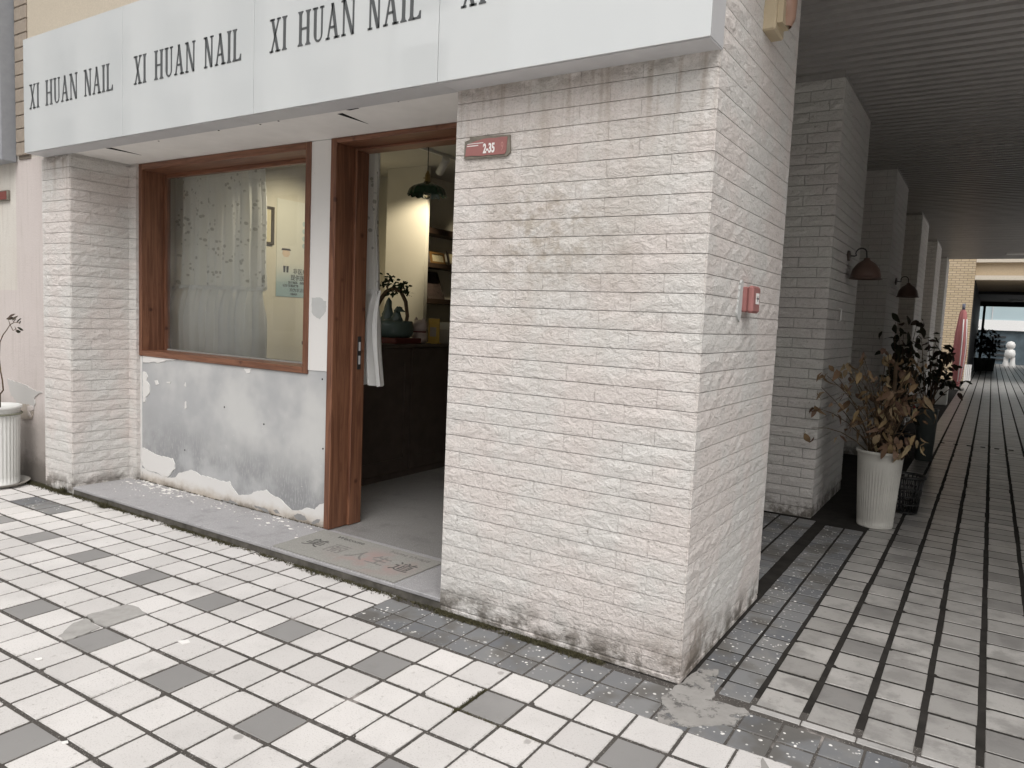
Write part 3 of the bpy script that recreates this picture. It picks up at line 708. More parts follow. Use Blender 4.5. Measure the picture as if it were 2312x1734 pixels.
# bonsai water feature
bo = thing('bonsai_ornament', (-3.70, 2.20, 1.293), 'blue-green ceramic bowl with an arched bonsai branch and small rockery on the counter', 'ornament')
CEL = plain('celadon_glaze', (.085, .125, .115), .25, .5, .2, 14)
MB().bbox(-3.90, -3.50, 2.02, 2.38, 1.293, 1.345, .004).build('stand', plain('dark_red_lacquer', (.10, .018, .015), .35, .5), bo)
MB().lathe([(.15, 0), (.18, .012), (.195, .05), (.195, .11), (.185, .15), (.175, .158), (.165, .150), (.155, .13), (.002, .13)], (-3.70, 2.2, 1.345), 40).build('bowl', CEL, bo)
rk = MB(); rr = random.Random(4)
for (dx, dz, r, h) in ((-.06, 0, .05, .22), (-.10, 0, .035, .10), (.05, 0, .045, .14), (.075, .09, .045, .05), (0, -.01, .09, .05)):
    rk.lathe([(r*1.1, 0), (r, h*.3), (r*.62, h*.6), (r*.5, h*.85), (0.004, h)], (-3.70+dx, 2.2, 1.495+dz), 12, fn=lambda a, z, an, i: (a*(1+.28*math.sin(an*3+i*1.7)), z))
rk.build('rockery', CEL, bo)
br = [(-3.55, 2.2, 1.42), (-3.525, 2.2, 1.55), (-3.55, 2.2, 1.68), (-3.61, 2.2, 1.77), (-3.70, 2.2, 1.805), (-3.79, 2.2, 1.77), (-3.86, 2.2, 1.70), (-3.90, 2.2, 1.64)]
MB().tube(br, .016, 8, .022).tube([(-3.79, 2.2, 1.77), (-3.76, 2.19, 1.84), (-3.73, 2.18, 1.90)], .008, 6, .003).tube([(-3.62, 2.2, 1.77), (-3.58, 2.2, 1.82)], .007, 6, .003).build('branch', STEM, bo)
def leaf_mesh(L, Wd, mat, seed, curl=.3):
    r = random.Random(seed); v = []; f = []; n = 4
    for i in range(n+1):
        s = i/n; w = Wd*math.sin(math.pi*min(.97, s*.9+.06))*.5; z = -curl*L*s*s+r.uniform(-.06, .06)*L
        v += [(-w, s*L, z+r.uniform(.05, .25)*w), (0, s*L, z), (w, s*L, z+r.uniform(.05, .25)*w)]
    for i in range(n): f += [(i*3, i*3+1, i*3+4, i*3+3), (i*3+1, i*3+2, i*3+5, i*3+4)]
    m = MB(); m.add(v, f, True); return m.mesh('leaf', mat)
bl = [leaf_mesh(.040, .028, BONSAIL, 80+k) for k in range(3)]
for k in range(130):
    cx, cz = rr.choice(((-3.74, 1.90), (-3.80, 1.87), (-3.84, 1.83), (-3.70, 1.83), (-3.60, 1.84), (-3.57, 1.82), (-3.66, 1.83), (-3.71, 1.76), (-3.53, 1.76)))
    inst('leaf', rr.choice(bl), bo, (cx+rr.gauss(0, .022), 2.2+rr.gauss(0, .03), cz+rr.gauss(0, .018)), (rr.uniform(-1, 1), rr.uniform(-1, 1), rr.uniform(0, 6.28)))
# small things on counter
ca = thing('cat_figurine', (-3.60, 2.47, 1.293), 'small pinkish white ceramic cat figurine on the counter beside the bonsai bowl', 'figurine')
CERW = plain('pinkish_white_ceramic', (.50, .42, .39), .3, .5, .06)
MB().lathe([(.05, 0), (.075, .02), (.08, .06), (.065, .10), (.05, .115)], (-3.60, 2.47, 1.293), 24).build('body', CERW, ca)
hd = MB().lathe([(.02, .10), (.06, .115), (.078, .15), (.072, .19), (.045, .22), (.003, .228)], (-3.60, 2.47, 1.293), 24).build('head', CERW, ca)
for s in (-1, 1): MB().lathe([(.024, 0), (.018, .02), (.003, .045)], (-3.60+.047*s, 2.47, 1.50), 10).build('ear', CERW, hd)
MB().lathe([(.062, .104), (.068, .11), (.062, .116)], (-3.60, 2.47, 1.293), 24).build('collar', plain('dark_red_collar', (.16, .03, .03), .5), ca)
cdp = thing('counter_card', (-3.53, 2.62, 1.293), 'upright yellow card stand beside the cat figurine on the counter', 'card stand')
YEL = plain('yellow_card', (.40, .27, .06), .6, .3, .08, 30)
MB().bbox(-3.60, -3.465, 2.60, 2.612, 1.30, 1.535, .002).build('card', YEL, cdp); MB().box(-3.60, -3.465, 2.57, 2.64, 1.293, 1.301).build('foot', YEL, cdp)
MB().box(-3.575, -3.50, 2.5975, 2.60, 1.36, 1.45).build('printed_square', plain('pale_card_print', (.30, .27, .24), .7), cdp)
bxs = thing('leaflet_box', (-3.6, 2.85, 1.293), 'small pale box of leaflets at the rear of the counter', 'box')
MB().bbox(-3.70, -3.47, 2.78, 2.98, 1.293, 1.43, .004).build('body', plain('grey_card_box', (.24, .22, .21), .8), bxs)
MB().box(-3.68, -3.49, 2.80, 2.96, 1.43, 1.50).build('leaflets', plain('leaflet_paper', (.42, .42, .39), .8), bxs)
# shelves on inner wall
for k, (z, h, lab) in enumerate(((2.445, .065, 'topmost brown wall shelf inside the shop, empty'), (2.083, .052, 'middle brown wall shelf inside the shop holding picture frames'), (1.69, .058, 'lowest brown wall shelf inside the shop holding a menu board'))):
    tag(MB().bbox(-4.37, -4.15, 3.06, 5.6, z, z+h, .003).build('wall_shelf', SHELFW), lab, 'shelf')
def frame_on(name, y0, y1, z, h, lean, fm, pm_, label, x=-4.21):
    t = thing(name, (x, (y0+y1)/2, z), label, 'picture frame'); w = .022
    fn = lambda u, v, d: (x-lean*(v-z)/h+d, u, v)
    for a, b_, c, d in ((y0, y0+w, z, z+h), (y1-w, y1, z, z+h), (y0+w, y1-w, z, z+w), (y0+w, y1-w, z+h-w, z+h)):
        MB().prism([(a, c), (b_, c), (b_, d), (a, d)], fn, 0, .02).build('moulding', fm, t)
    MB().prism([(y0+w, z+w), (y1-w, z+w), (y1-w, z+h-w), (y0+w, z+h-w)], fn, .002, .008).build('print', pm_, t); return t
CERT = plain('cream_certificate', (.62, .55, .36), .6, .3, .25, 60); GOLDF = plain('light_oak_frame', (.22, .12, .04), .4, .4)
frame_on('picture_frame', 3.35, 3.60, 2.137, .125, .03, GOLDF, CERT, 'small oak framed certificate standing on the middle wall shelf')
frame_on('picture_frame', 3.66, 4.0, 2.137, .16, .04, DARKW, CERT, 'dark framed certificate at the right of the middle wall shelf')
frame_on('picture_frame', 3.05, 3.31, 2.137, .13, .03, DARKW, CERT, 'dark framed certificate half hidden by the lit interior column', -4.20)
MENU = plain('brown_menu_print', (.085, .06, .052), .6, .3, .5, 26)
mn = frame_on('menu_board', 3.30, 3.60, 1.75, .30, .12, DARKW, MENU, 'brown menu board leaning on the lowest wall shelf'); mn['category'] = 'menu board'
# pendant lamp
pe = thing('pendant_lamp', (-3.17, 2.0, 2.55), 'green scalloped glass pendant lamp hanging inside the doorway', 'lamp')
GRN = plain('green_ribbed_glass', (.012, .042, .022), .2, .5, .2, 20)
def scal(r, z, a, i): return (r*(1+.03*math.cos(a*16)*(i/6)), z-(.012*abs(math.cos(a*8)) if i >= 5 else 0))
MB().lathe([(.022, .115), (.04, .10), (.085, .085), (.125, .068), (.152, .045), (.165, .015), (.168, 0)], (-3.17, 2.0, 2.60), 96, fn=scal).build('shade', GRN, pe)
MB().lathe([(.006, .205), (.012, .19), (.022, .17), (.024, .12), (.03, .112), (.018, .09), (.018, .06)], (-3.17, 2.0, 2.60), 16).build('socket', BRASS, pe)
MB().tube([(-3.17, 2.0, 2.80), (-3.17, 2.0, 3.10)], .004, 6).build('cord', METALB, pe)
MB().tube([(-3.195, 2.0, 2.745), (-3.215, 2.0, 2.745)], .005, 6).build('switch_key', BRASS, pe)
BULB = Mt('clear_bulb_glass', .05); BULB.set('Transmission Weight', .9); BULBM = BULB.col((.9, .85, .7))
MB().lathe([(.014, .06), (.03, .03), (.038, 0), (.03, -.03), (.002, -.045)], (-3.17, 2.0, 2.605), 16).build('bulb', BULBM, pe)
# track lights
tr = thing('track_light', (-3.40, 2.5, 3.10), 'white ceiling track with spotlights seen through the open doorway', 'track light')
MB().box(-3.515, -3.485, .9, 4.6, 3.075, 3.10).build('rail', METALW, tr)
WARM = (1.0, .87, .64)
for (y, tx, ty, tz, en) in ((2.62, -4.42, 3.0, 2.15, 80), (3.1, -3.96, 4.2, 2.3, 55), (1.75, -5.05, 2.1, 2.05, 95), (1.25, -4.55, .92, 1.45, 60)):  # last spot is an added backlight for the window curtain
    a = Vector((-3.50, y, 2.985)); d = (Vector((tx, ty, tz))-a).normalized()
    hd = MB().tube([a-d*.09, a+d*.09], .036, 20).tube([(-3.50, y, 3.075), (-3.50, y, 2.99)], .008, 8).build('spot_head', METALW, tr)
    MB().tube([a+d*.0905, a+d*.092], .030, 16).build('lens', VOIDM, hd)
    L = bpy.data.lights.new('spot_lamp', 'SPOT'); L.energy = en; L.color = WARM; L.spot_size = math.radians(62); L.spot_blend = .7; L.shadow_soft_size = .03
    lo = bpy.data.objects.new('spot_lamp', L); COL.objects.link(lo); lo.location = a+d*.10; lo.rotation_euler = (-d).to_track_quat('Z', 'Y').to_euler()
# picture and poster on the left interior wall
pf = thing('picture_frame', (-5.04, 1.85, 2.2), 'brown framed blank picture on the cream wall behind the window curtain', 'picture frame')
BRF = plain('brown_picture_frame', (.07, .055, .035), .5); CRM = plain('cream_picture', (.66, .60, .42), .6, .3, .04, 8)
for a, b_, c, d in ((1.40, 1.90, 2.19, 2.215), (1.40, 1.90, 2.535, 2.56), (1.40, 1.425, 2.215, 2.535), (1.87, 1.90, 2.215, 2.535)): MB().box(-5.05, -5.02, a, b_, c, d).build('moulding', BRF, pf)
MB().box(-5.05, -5.035, 1.42, 1.875, 2.21, 2.54).build('print', CRM, pf)
po = thing('wall_poster', (-5.045, 2.4, 1.69), 'pale blue notice poster with black Chinese text seen through the window', 'poster')
def mk_poster():
    m = Mt('pale_blue_poster_print', .5, .3); p = m.pos(); X = m.xyz(p)
    z = m.ma('ADD', X[2], m.mul(m.ma('SINE', m.mul(X[1], 5.)), .05))
    c = m.mix(m.mr(z, 2.02, 1.72), (.70, .70, .64), (.34, .47, .52))
    return m.col(c)
MB().box(-5.05, -5.044, 1.95, 2.75, 1.69, 2.66).build('sheet', mk_poster(), po)
PR = (math.pi/2, 0, math.pi/2)
BLK = plain('black_print', (.03, .03, .035), .6)
for s, y, z, sz in (('非医疗机构', 2.16, 1.93, .062), ('提供医疗服务', 2.13, 1.866, .062), ('医疗美容、微整形', 2.10, 1.826, .030), ('以及“双眼皮”等', 2.03, 1.793, .030), ('均为非法行为', 2.12, 1.745, .042), ('举报电话', 2.13, 1.712, .022)): text('print', s, sz, BLK, po, (-5.0425, y, z), PR)
PW = lambda u, v, d: (-5.044+d, u, v)
for (poly, c_) in (([(2.035, 2.0), (2.065, 2.0), (2.062, 1.935), (2.04, 1.935)], (.05, .05, .06)), ([(2.075, 2.0), (2.105, 2.0), (2.10, 1.935), (2.078, 1.935)], (.05, .05, .06)), ([(2.03, 2.085), (2.11, 2.085), (2.115, 2.0), (2.03, 2.0)], (.75, .74, .66)), ([(2.03, 2.16), (2.11, 2.16), (2.12, 2.12), (2.095, 2.09), (2.045, 2.09), (2.02, 2.12)], (.70, .56, .44)), ([(2.01, 2.155), (2.13, 2.155), (2.12, 2.175), (2.02, 2.175)], (.06, .05, .05)), ([(2.01, 2.177), (2.13, 2.177), (2.12, 2.20), (2.07, 2.215), (2.02, 2.20)], (.74, .73, .66))):
    MB().prism(poly, PW, .0, .0015).build('figure_print', plain('poster_figure_print', c_, .6), po)
for k in range(4): MB().lathe([(.024, 0), (.026, .001)], (0, 0, 0), 20, caps=(True, True)).build('icon', plain('poster_icon', (.45, .55, .56), .6), po, (-5.0435, 2.30, 2.22+.075*k), True).rotation_euler = (0, math.pi/2, 0)

# ------------------------------------------------------------------ shop sign
sg = thing('shop_sign', (-2.73, -.08, 2.70), 'long glossy white shop sign repeating dark grey serif letters above door and window', 'sign')
SX = [-5.470, -4.088, -2.715, -1.342, .014]
MB().box(-5.466, .010, -.150, .010, 2.703, 3.552).build('box', ALU, sg)
LW = [('X', .090), ('I', .036), (' ', .092-.016), ('H', .100), ('U', .087), ('A', .102), ('N', .100), (' ', .089-.016), ('N', .090), ('A', .102), ('I', .034), ('L', .079)]
def glyph(m, ch, x, w, h, zb, fn):
    T, t, sh, se = .021, .0115, .010, .010
    def P(*pts): m.prism([(x+a, zb+b_) for a, b_ in pts], fn, 0, .0025)
    def stem(a, wd, s0=True, s1=True):
        pts = [(a-se, 0), (a+wd+se, 0), (a+wd+se, sh*.6), (a+wd+se*.3, sh), (a+wd, sh*2.2), (a+wd, h-sh*2.2), (a+wd+se*.3, h-sh), (a+wd+se, h-sh*.6), (a+wd+se, h), (a-se, h), (a-se, h-sh*.6), (a-se*.3, h-sh), (a, h-sh*2.2), (a, sh*2.2), (a-se*.3, sh), (a-se, sh*.6)]
        P(*pts)
    def bar(x0, z0, x1, z1, wd, z=0): P((x0, z0), (x0+wd, z0), (x1+wd, z1), (x1, z1))
    def ser(a, wd, top): 
        z0, z1 = (h-sh, h) if top else (0, sh); P((a-se, z0), (a+wd+se, z0), (a+wd+se, z1), (a-se, z1))
    if ch == 'I': stem((w-T)/2, T)
    elif ch == 'H': stem(se, T); stem(w-se-T, T); bar(se+T, h*.47, se+T, h*.47, 0); P((se+T*.9, h*.46), (w-se-T*.9, h*.46), (w-se-T*.9, h*.46+t), (se+T*.9, h*.46+t))
    elif ch == 'L': stem(se, T); P((se+T, 0), (w, 0), (w, h*.20), (w-.008, h*.20), (w-.014, h*.10), (w-.024, sh), (se+T, sh))
    elif ch == 'X': bar(w-se-T, 0, se, h, T); bar(se, 0, w-se-t, h, t); ser(se, T, True); ser(w-se-T, T, False); ser(se, t, False); ser(w-se-t, t, True)
    elif ch == 'A':
        bar(w-se-T, 0, w/2-T*.65, h, T); bar(se, 0, w/2-t*.4, h, t); ser(se, t, False); ser(w-se-T, T, False); P((w*.28, h*.30), (w*.68, h*.30), (w*.66, h*.30+t), (w*.31, h*.30+t))
    elif ch == 'N':
        bar(se, 0, se, h, t); bar(w-se-t, 0, w-se-t, h, t); bar(w-se-T, 0, se-.002, h, T); ser(se, t, False); ser(se-.004, t, True); ser(w-se-t, t, True)
    elif ch == 'U':
        o = [(se, h), (se, h*.26)]; R = (w-2*se)/2; cx = w/2
        outer = [(cx-R*math.cos(a), h*.26-h*.26*math.sin(a)) for a in [math.pi*k/14 for k in range(15)]]
        inner = [(cx-(R-T*.5)*math.cos(a)+(T-t)*.25, h*.26-(h*.26-t)*math.sin(a)) for a in [math.pi*k/14 for k in range(15)]]
        P((se, h), *[(a, b_) for a, b_ in outer], (w-se, h), (w-se-t, h), *[(min(max(a, se+T), w-se-t), b_) for a, b_ in inner[::-1]], (se+T, h))
        ser(se, T, True); ser(w-se-t, t, True)
FRONT = lambda u, v, d: (u, -.1582-d, v)
for k in range(4):
    a, b_ = SX[k]+.0018, SX[k+1]-.0018
    if k: MB().box(SX[k]-.004, SX[k]+.004, -.1515, -.1495, 2.702, 3.553).build('seam', METALB, sg)
    pn = MB().bbox(a, b_, -.158, -.1518, 2.700, 3.556, .0008).build('panel', SIGN, sg)
    if k == 0: xx, W0 = -5.374, 1.170
    else: xx, W0 = (-3.947, -2.575, -1.211)[k-1], 1.118
    tot = sum(w for _, w in LW)+.015*9; s = W0/tot
    for ch, w in LW:
        if ch != ' ':
            m = MB(); glyph(m, ch, xx, w*s, .184, 3.021, FRONT); m.build('letter', LETTER, pn); xx += (w+.015)*s
        else: xx += w*s
# bottom trim of sign, mitred grey strips
for a, b_ in ((-5.464, -4.1), (-4.098, -2.9), (-2.898, -1.34), (-1.338, .008)): MB().box(a, b_, -.147, .004, 2.697, 2.7025).build('bottom_trim', ALU, sg)

# house number plate
pl = thing('house_number_plate', (-1.12, -.02, 2.40), 'chipped red house number plate reading 2-35 on the broad brick pillar', 'number plate')
PLT = lambda u, v, d: (u, -.014-d, v)
GALV = plain('rusty_galvanised_edge', (.22, .20, .165), .7, .3, .4, 30)
MB().prism([(-1.268, 2.356), (-1.012, 2.352), (-.992, 2.368), (-.998, 2.452), (-1.235, 2.462), (-1.236, 2.448), (-1.266, 2.440)], PLT, -.006, .004).build('back_plate', GALV, pl)
MB().prism(jag([(-1.258, 2.367), (-1.022, 2.362), (-1.014, 2.375), (-1.010, 2.442), (-1.15, 2.444), (-1.20, 2.436), (-1.250, 2.424)], .03, .003, 9), PLT, .004, .0075).build('enamel_face', REDP, pl)
text('digits', '2-35', .062, WHITEP, pl, (-1.150, -.0222, 2.376), FR, .62, .0022)
text('worn_digit', '9', .062, plain('worn_pink_print', (.50, .26, .24), .6), pl, (-1.046, -.0222, 2.378), FR, .55)
MB().box(-1.248, -1.18, -.0222, -.0215, 2.413, 2.417).box(-1.246, -1.15, -.0222, -.0215, 2.424, 2.427).build('small_print', WHITEP, pl)

# fire call point and siren on the passage side of the pillar
fc = thing('fire_call_point', (.03, .57, 1.65), 'red fire alarm call point box on the passage side of the broad pillar', 'fire alarm')
MB().bbox(-.004, .036, .522, .640, 1.650, 1.770, .006).build('back_box', REDP, fc)
cv = MB().bbox(.036, .066, .515, .645, 1.646, 1.775, .010).build('cover', REDP, fc)
MB().box(.0655, .0672, .565, .620, 1.690, 1.742).build('glass_label', WHITEP, cv)
MB().box(.0671, .0680, .576, .586, 1.712, 1.720).box(.0671, .0680, .600, .610, 1.712, 1.720).box(.0671, .0680, .5905, .5955, 1.703, 1.729).build('press_mark', METALB, cv)
SIDE = lambda u, v, d: (d, u, v)
MB().prism(jag([(.455, 1.63), (.50, 1.60), (.525, 1.64), (.525, 1.79), (.50, 1.80), (.475, 1.785), (.47, 1.73)], .012, .006, 12), SIDE, 0, .0145).build('torn_paint', GREYL, fc)
hn = thing('alarm_siren', (.05, .72, 2.95), 'yellowed beige alarm siren high on the passage side of the broad pillar', 'siren')
MB().bbox(-.004, .062, .575, .745, 2.965, 3.33, .008).build('housing', BEIGEP, hn)
MB().prism([(.60+.0, 3.0), (.72, 3.0), (.735, 3.06), (.735, 3.30), (.60, 3.30)], SIDE, .06, .088).build('cover', BEIGEP, hn)
ln = MB().lathe([(.03, -.115), (.046, -.08), (.050, 0), (.044, .07), (.01, .095)], (.078, .690, 3.12), 20).build('strobe_lens', plain('dull_pink_lens', (.36, .22, .16), .3, .5), hn)
for k in range(8): MB().box(.087, .0905, .645, .725, 3.225+.012*k, 3.231+.012*k).build('grille_slot', plain('dark_beige', (.20, .16, .10), .7), hn)

# ------------------------------------------------------------------ passage columns
CY = [(3.48, 4.93), (7.33, 8.79), (11.38, 12.85), (15.5, 17.0), (19.55, 20.6)]
ordn = ['nearest', 'second', 'third', 'fourth', 'farthest']
for k, (a, b_) in enumerate(CY):
    c = thing('passage_column', (-.34, (a+b_)/2, 0), '%s white brick column along the dark passage%s' % (ordn[k], (', carrying the nearer lamp', ', carrying the farther lamp', '', '', ' where daylight falls')[k]), 'column', 'brick columns along the passage')
    MB().box(-.60, -.136, a+.006, b_-.006, 0, 3.66).build('core', MORTAR, c)
    sp = wall_specs('y', a, -.56, -.13, 0, 3.65, (.10, .25), True, True)
    sp += wall_specs('x', -.13, a, b_, 0, 3.65, (.25, .10), True, False)
    lay(c, sp, BRICKC, 300 if k < 2 else 0)
# ceiling slats
cl = struct(MB().box(-.6, 4.75, .02, 20.5, 3.70, 3.735).build('passage_ceiling', VOIDM))
prof = [(0, 0), (.018, .030), (.105, .030), (.123, 0)]
me = MB(); pts = [(-.0, 3.70), (.030, 3.646), (.092, 3.646), (.100, 3.70)]
v = [(-2.0, y, z-3.70) for y, z in pts]+[(3.3, y, z-3.70) for y, z in pts]
me.add(v, [(1, 0, 4, 5), (2, 1, 5, 6), (3, 2, 6, 7)]); slm = me.mesh('ceiling_slat', SLAT)
y = .03
while y < 20.3: inst('ceiling_slat', slm, cl, (1.4, y, 3.70+random.uniform(-.0015, .0015)), (random.uniform(-.006, .006), 0, random.uniform(-.0008, .0008))); y += .139
tag(MB().bbox(1.15, 2.3, 18.6, 18.7, 3.60, 3.65, .01).build('tube_fitting', METALW), 'white tube light fitting under the far end of the slatted ceiling', 'light fitting')
# wall lamps
def wall_lamp(y, z, label):
    t = thing('wall_lamp', (-.13, y, z), label, 'lamp', 'bell-shaped lamps along the passage')
    MB().lathe([(.050, 0), (.046, .018), (.02, .026), (.003, .028)], (0, 0, 0), 20, fn=lambda r, q, a, i: (r*(1+.45*abs(math.sin(a))**2), q), caps=(True, False)).build('back_plate', DARKW, t, (-.128, y, z), True).rotation_euler = (0, math.pi/2, 0)
    arc = [(-.10, y, z), (-.07, y, z-.003)]+[(-.015+.045*math.cos(a)*1.0, y, z+.022+.045*math.sin(a)) for a in [math.pi*1.15-k*math.pi*1.2/8 for k in range(9)]]+[(.035, y, z-.03)]
    MB().tube(arc, .006, 8).build('arm', METALB, t)
    sh = MB().lathe([(.022, .05), (.03, .03), (.075, .0), (.112, -.05), (.125, -.10), (.128, -.125), (.142, -.135), (.136, -.138), (.118, -.118), (.10, -.05), (.03, .02)], (.035, y, z-.07), 32).build('shade', HORNM, t)
    MB().lathe([(.02, 0), (.028, -.03), (.022, -.06), (.003, -.075)], (.035, y, z-.11), 12).build('bulb', WHITEP, sh)
wall_lamp(4.26, 2.26, 'rust brown bell-shaped lamp on a gooseneck arm on the nearest passage column')
wall_lamp(8.17, 2.28, 'dim brown bell-shaped lamp on the second passage column')
hk = tag(MB().tube([(-.125, 4.02, 1.78), (-.105, 4.03, 1.775), (-.105, 4.035, 1.675), (-.128, 4.035, 1.665)], .006, 8).build('wall_hook', METALW), 'thin pale wire hook on the side of the nearest passage column', 'hook')

# ------------------------------------------------------------------ plants
def ribbed_pot(t, c, h, r0, r1, rib0, rib1, mat, n=44):
    prof = [(r0*.97, 0), (r0, .012)]+[(r0+(r1*.94-r0)*q/10, .012+(h*.95-.012)*q/10) for q in range(11)]+[(r1*.955, h*.955), (r1, h*.97), (r1, h), (r1*.93, h), (r1*.90, h*.93), (r1*.88, h*.9)]
    def fn(r, z, a, i):
        on = rib0*h < z < rib1*h; return (r*(1-.05*(1-abs(math.cos(a*n/2)))*(1 if on else 0)), z)
    return MB().lathe(prof, c, n*4, fn=fn, caps=(True, False)).build('pot', mat, t)
def soil(t, c, r): return MB().lathe([(r, 0), (r*.5, .012), (.002, .016)], c, 20).build('soil', SOIL, t)
# big white pot with dried plant
P = (.345, 3.62, 0)
dp = thing('potted_dried_plant', P, 'withered tan-leaved plant in a tall off-white ribbed pot beside the nearest passage column', 'potted plant')
ribbed_pot(dp, P, .63, .135, .182, .02, .68, POTW); soil(dp, (P[0], P[1], .585), .165)
dl = [leaf_mesh(random.uniform(.055, .085), random.uniform(.030, .055), DRYLEAF, 200+k, random.uniform(.4, 1.2)) for k in range(8)]
rr = random.Random(21); st = MB(); tips = []
st.tube([(P[0]+.05, P[1], .58), (P[0]+.06, P[1]+.01, 1.0), (P[0]+.055, P[1], 1.35)], .022, 8, .014)
for k in range(46):
    a = rr.uniform(0, 6.283); R = rr.uniform(.10, .50); z1 = .62+rr.random()**.7*.82
    if rr.random() < .35: R *= .6
    e = Vector((P[0]+R*math.cos(a)*(1.0 if math.cos(a) < 0 else .75), P[1]+R*math.sin(a)*.7, z1-.10*R))
    if k < 6: e = Vector(((-.13, 3.37, .95), (-.10, 3.36, 1.12), (-.15, 3.35, .78), (-.06, 3.32, 1.22), (.64, 3.50, .72), (.60, 3.42, .80))[k])
    elif e.x < -.10: e.x = -.09
    b0 = Vector((P[0]+rr.uniform(-.08, .08), P[1]+rr.uniform(-.08, .08), .59)); mid = (b0+e)/2+Vector((rr.uniform(-.04, .04), rr.uniform(-.04, .04), .10+rr.uniform(0, .05)))
    q = [b0*(1-s)**2+mid*2*s*(1-s)+e*s*s for s in (0, .25, .5, .75, 1)]; st.tube(q, .006, 5, .0025); tips.append((q, e))
st.build('stems', STEM, dp)
for k in range(275):
    q, e = tips[k % len(tips)]; s = rr.choice((1, 1, 1, .75, .6)); p = q[4 if s == 1 else 3 if s == .75 else 2]
    pp = p+Vector((rr.gauss(0, .035), rr.gauss(0, .035), rr.gauss(0, .03)))
    pp.z = max(pp.z, .62); pp.x = max(pp.x, -.09 if pp.y > 3.44 else -.3)
    sv = rr.uniform(.6, 1.25); inst('leaf', rr.choice(dl), dp, pp, (rr.uniform(-1.9, -.3), rr.uniform(-.9, .9), rr.uniform(0, 6.28)), (sv*rr.uniform(.6, 1), sv, sv*rr.uniform(.7, 1.6)))
for k in range(18): # drooping leaves over the rim
    a = rr.uniform(-1.3, .9); inst('leaf', rr.choice(dl), dp, (P[0]+.17*math.cos(a), P[1]+.17*math.sin(a)-.04, .64+rr.uniform(0, .06)), (rr.uniform(-1.5, -.3), rr.uniform(-.6, .6), a-1.57+rr.uniform(-.6, .6)))
# black basket behind
bk = thing('plastic_basket', (.50, 4.32, 0), 'black plastic lattice basket on the floor behind the off-white pot', 'basket')
m = MB(); R0, R1, hh = .10, .135, .33
for k in range(24):
    a = 2*math.pi*k/24; m.tube([(.50+R0*math.cos(a), 4.32+R0*math.sin(a), .01), (.50+R1*math.cos(a), 4.32+R1*math.sin(a), hh)], .006, 5)
m.build('lattice', POTK, bk)
for z in (.01, .08, .15, .22): 
    r = R0+(R1-R0)*z/hh; MB().lathe([(r-.007, -.006), (r+.007, -.006), (r+.007, .006), (r-.007, .006), (r-.007, -.006)], (.50, 4.32, z+.006), 32).build('hoop', POTK, bk)
MB().lathe([(R1-.01, 0), (R1+.02, 0), (R1+.02, .02), (R1-.01, .02), (R1-.01, 0)], (.50, 4.32, hh-.01), 32).build('rim', POTK, bk); MB().lathe([(R0, .0), (.002, .001)], (.50, 4.32, .012), 20).build('base', POTK, bk)
# grey pot with dark shrub
def shrub(name, P, h, r0, r1, pot, label, top, spread, n, seed, leaf, lmat, dirx=.5, ns=16):
    t = thing(name, P, label, 'potted plant'); rr = random.Random(seed)
    pts = [(r0, 0), (r1*.97, h*.96), (r1, h*.97), (r1, h), (r1*.92, h), (r1*.9, h*.92)]
    MB().lathe(pts, P, 40, caps=(True, False)).build('pot', pot, t); soil(t, (P[0], P[1], P[2]+h*.92), r1*.88)
    st = MB(); tips = []
    for k in range(ns):
        a = rr.uniform(0, 6.283); R = spread*rr.uniform(.3, 1)
        e = Vector((P[0]+R*math.cos(a)+dirx*.12*rr.random(), P[1]+R*math.sin(a)*.8, P[2]+h+(top-h)*rr.uniform(.25, 1)))
        b0 = Vector((P[0]+rr.uniform(-.04, .04), P[1]+rr.uniform(-.04, .04), P[2]+h*.92)); mid = (b0+e)/2+Vector((0, 0, .12))
        q = [b0*(1-s)**2+mid*2*s*(1-s)+e*s*s for s in (0, .25, .5, .75, 1)]; st.tube(q, .008, 5, .003); tips.append(q)
    st.build('stems', STEM, t); ls = [leaf_mesh(leaf*rr.uniform(.8, 1.2), leaf*.55, lmat, seed*9+k, rr.uniform(.1, .6)) for k in range(5)]
    for k in range(n):
        q = tips[k % ns]; p = q[rr.choice((4, 4, 3, 3, 2))]+Vector((rr.gauss(0, leaf*.6), rr.gauss(0, leaf*.6), rr.gauss(0, leaf*.5)))
        inst('leaf', rr.choice(ls), t, p, (rr.uniform(-1.3, .3), rr.uniform(-.8, .8), rr.uniform(0, 6.28)))
    return t
shrub('potted_shrub', (.425, 7.62, 0), .66, .095, .125, POTG, 'dark leafless-looking shrub in a slate grey pot farther down the passage', 1.55, .32, 150, 31, .10, DARKLEAF, 1)
shrub('potted_shrub', (.13, 7.1, 0), .40, .12, .16, POTK, 'tall dark leafy plant in a black pot between the passage columns', 1.72, .30, 190, 37, .13, DARKLEAF, 0, 20)
bw = thing('ribbon_bow', (.25, 7.35, .62), 'shiny red ribbon bow on the dark plant behind the off-white pot', 'ribbon')
RED = plain('glossy_red_ribbon', (.30, .012, .018), .2, .6, .1, 20)
for s, (dx, dz) in enumerate(((.07, .05), (-.06, .06), (.05, -.01))):
    m = MB(); v = []; f = []
    for k in range(13):
        a = 2*math.pi*k/12; q = Vector((.25+dx+dx*math.cos(a)*.9, 7.33+.02*math.sin(a*2), .77+dz+.035*math.sin(a)+dz*.3*math.cos(a))); v += [q+Vector((0, -.022, 0)), q+Vector((0, .022, .005))]
    for k in range(12): f.append((k*2, k*2+1, k*2+3, k*2+2))
    m.add(v, f, True).build('loop', RED, bw)
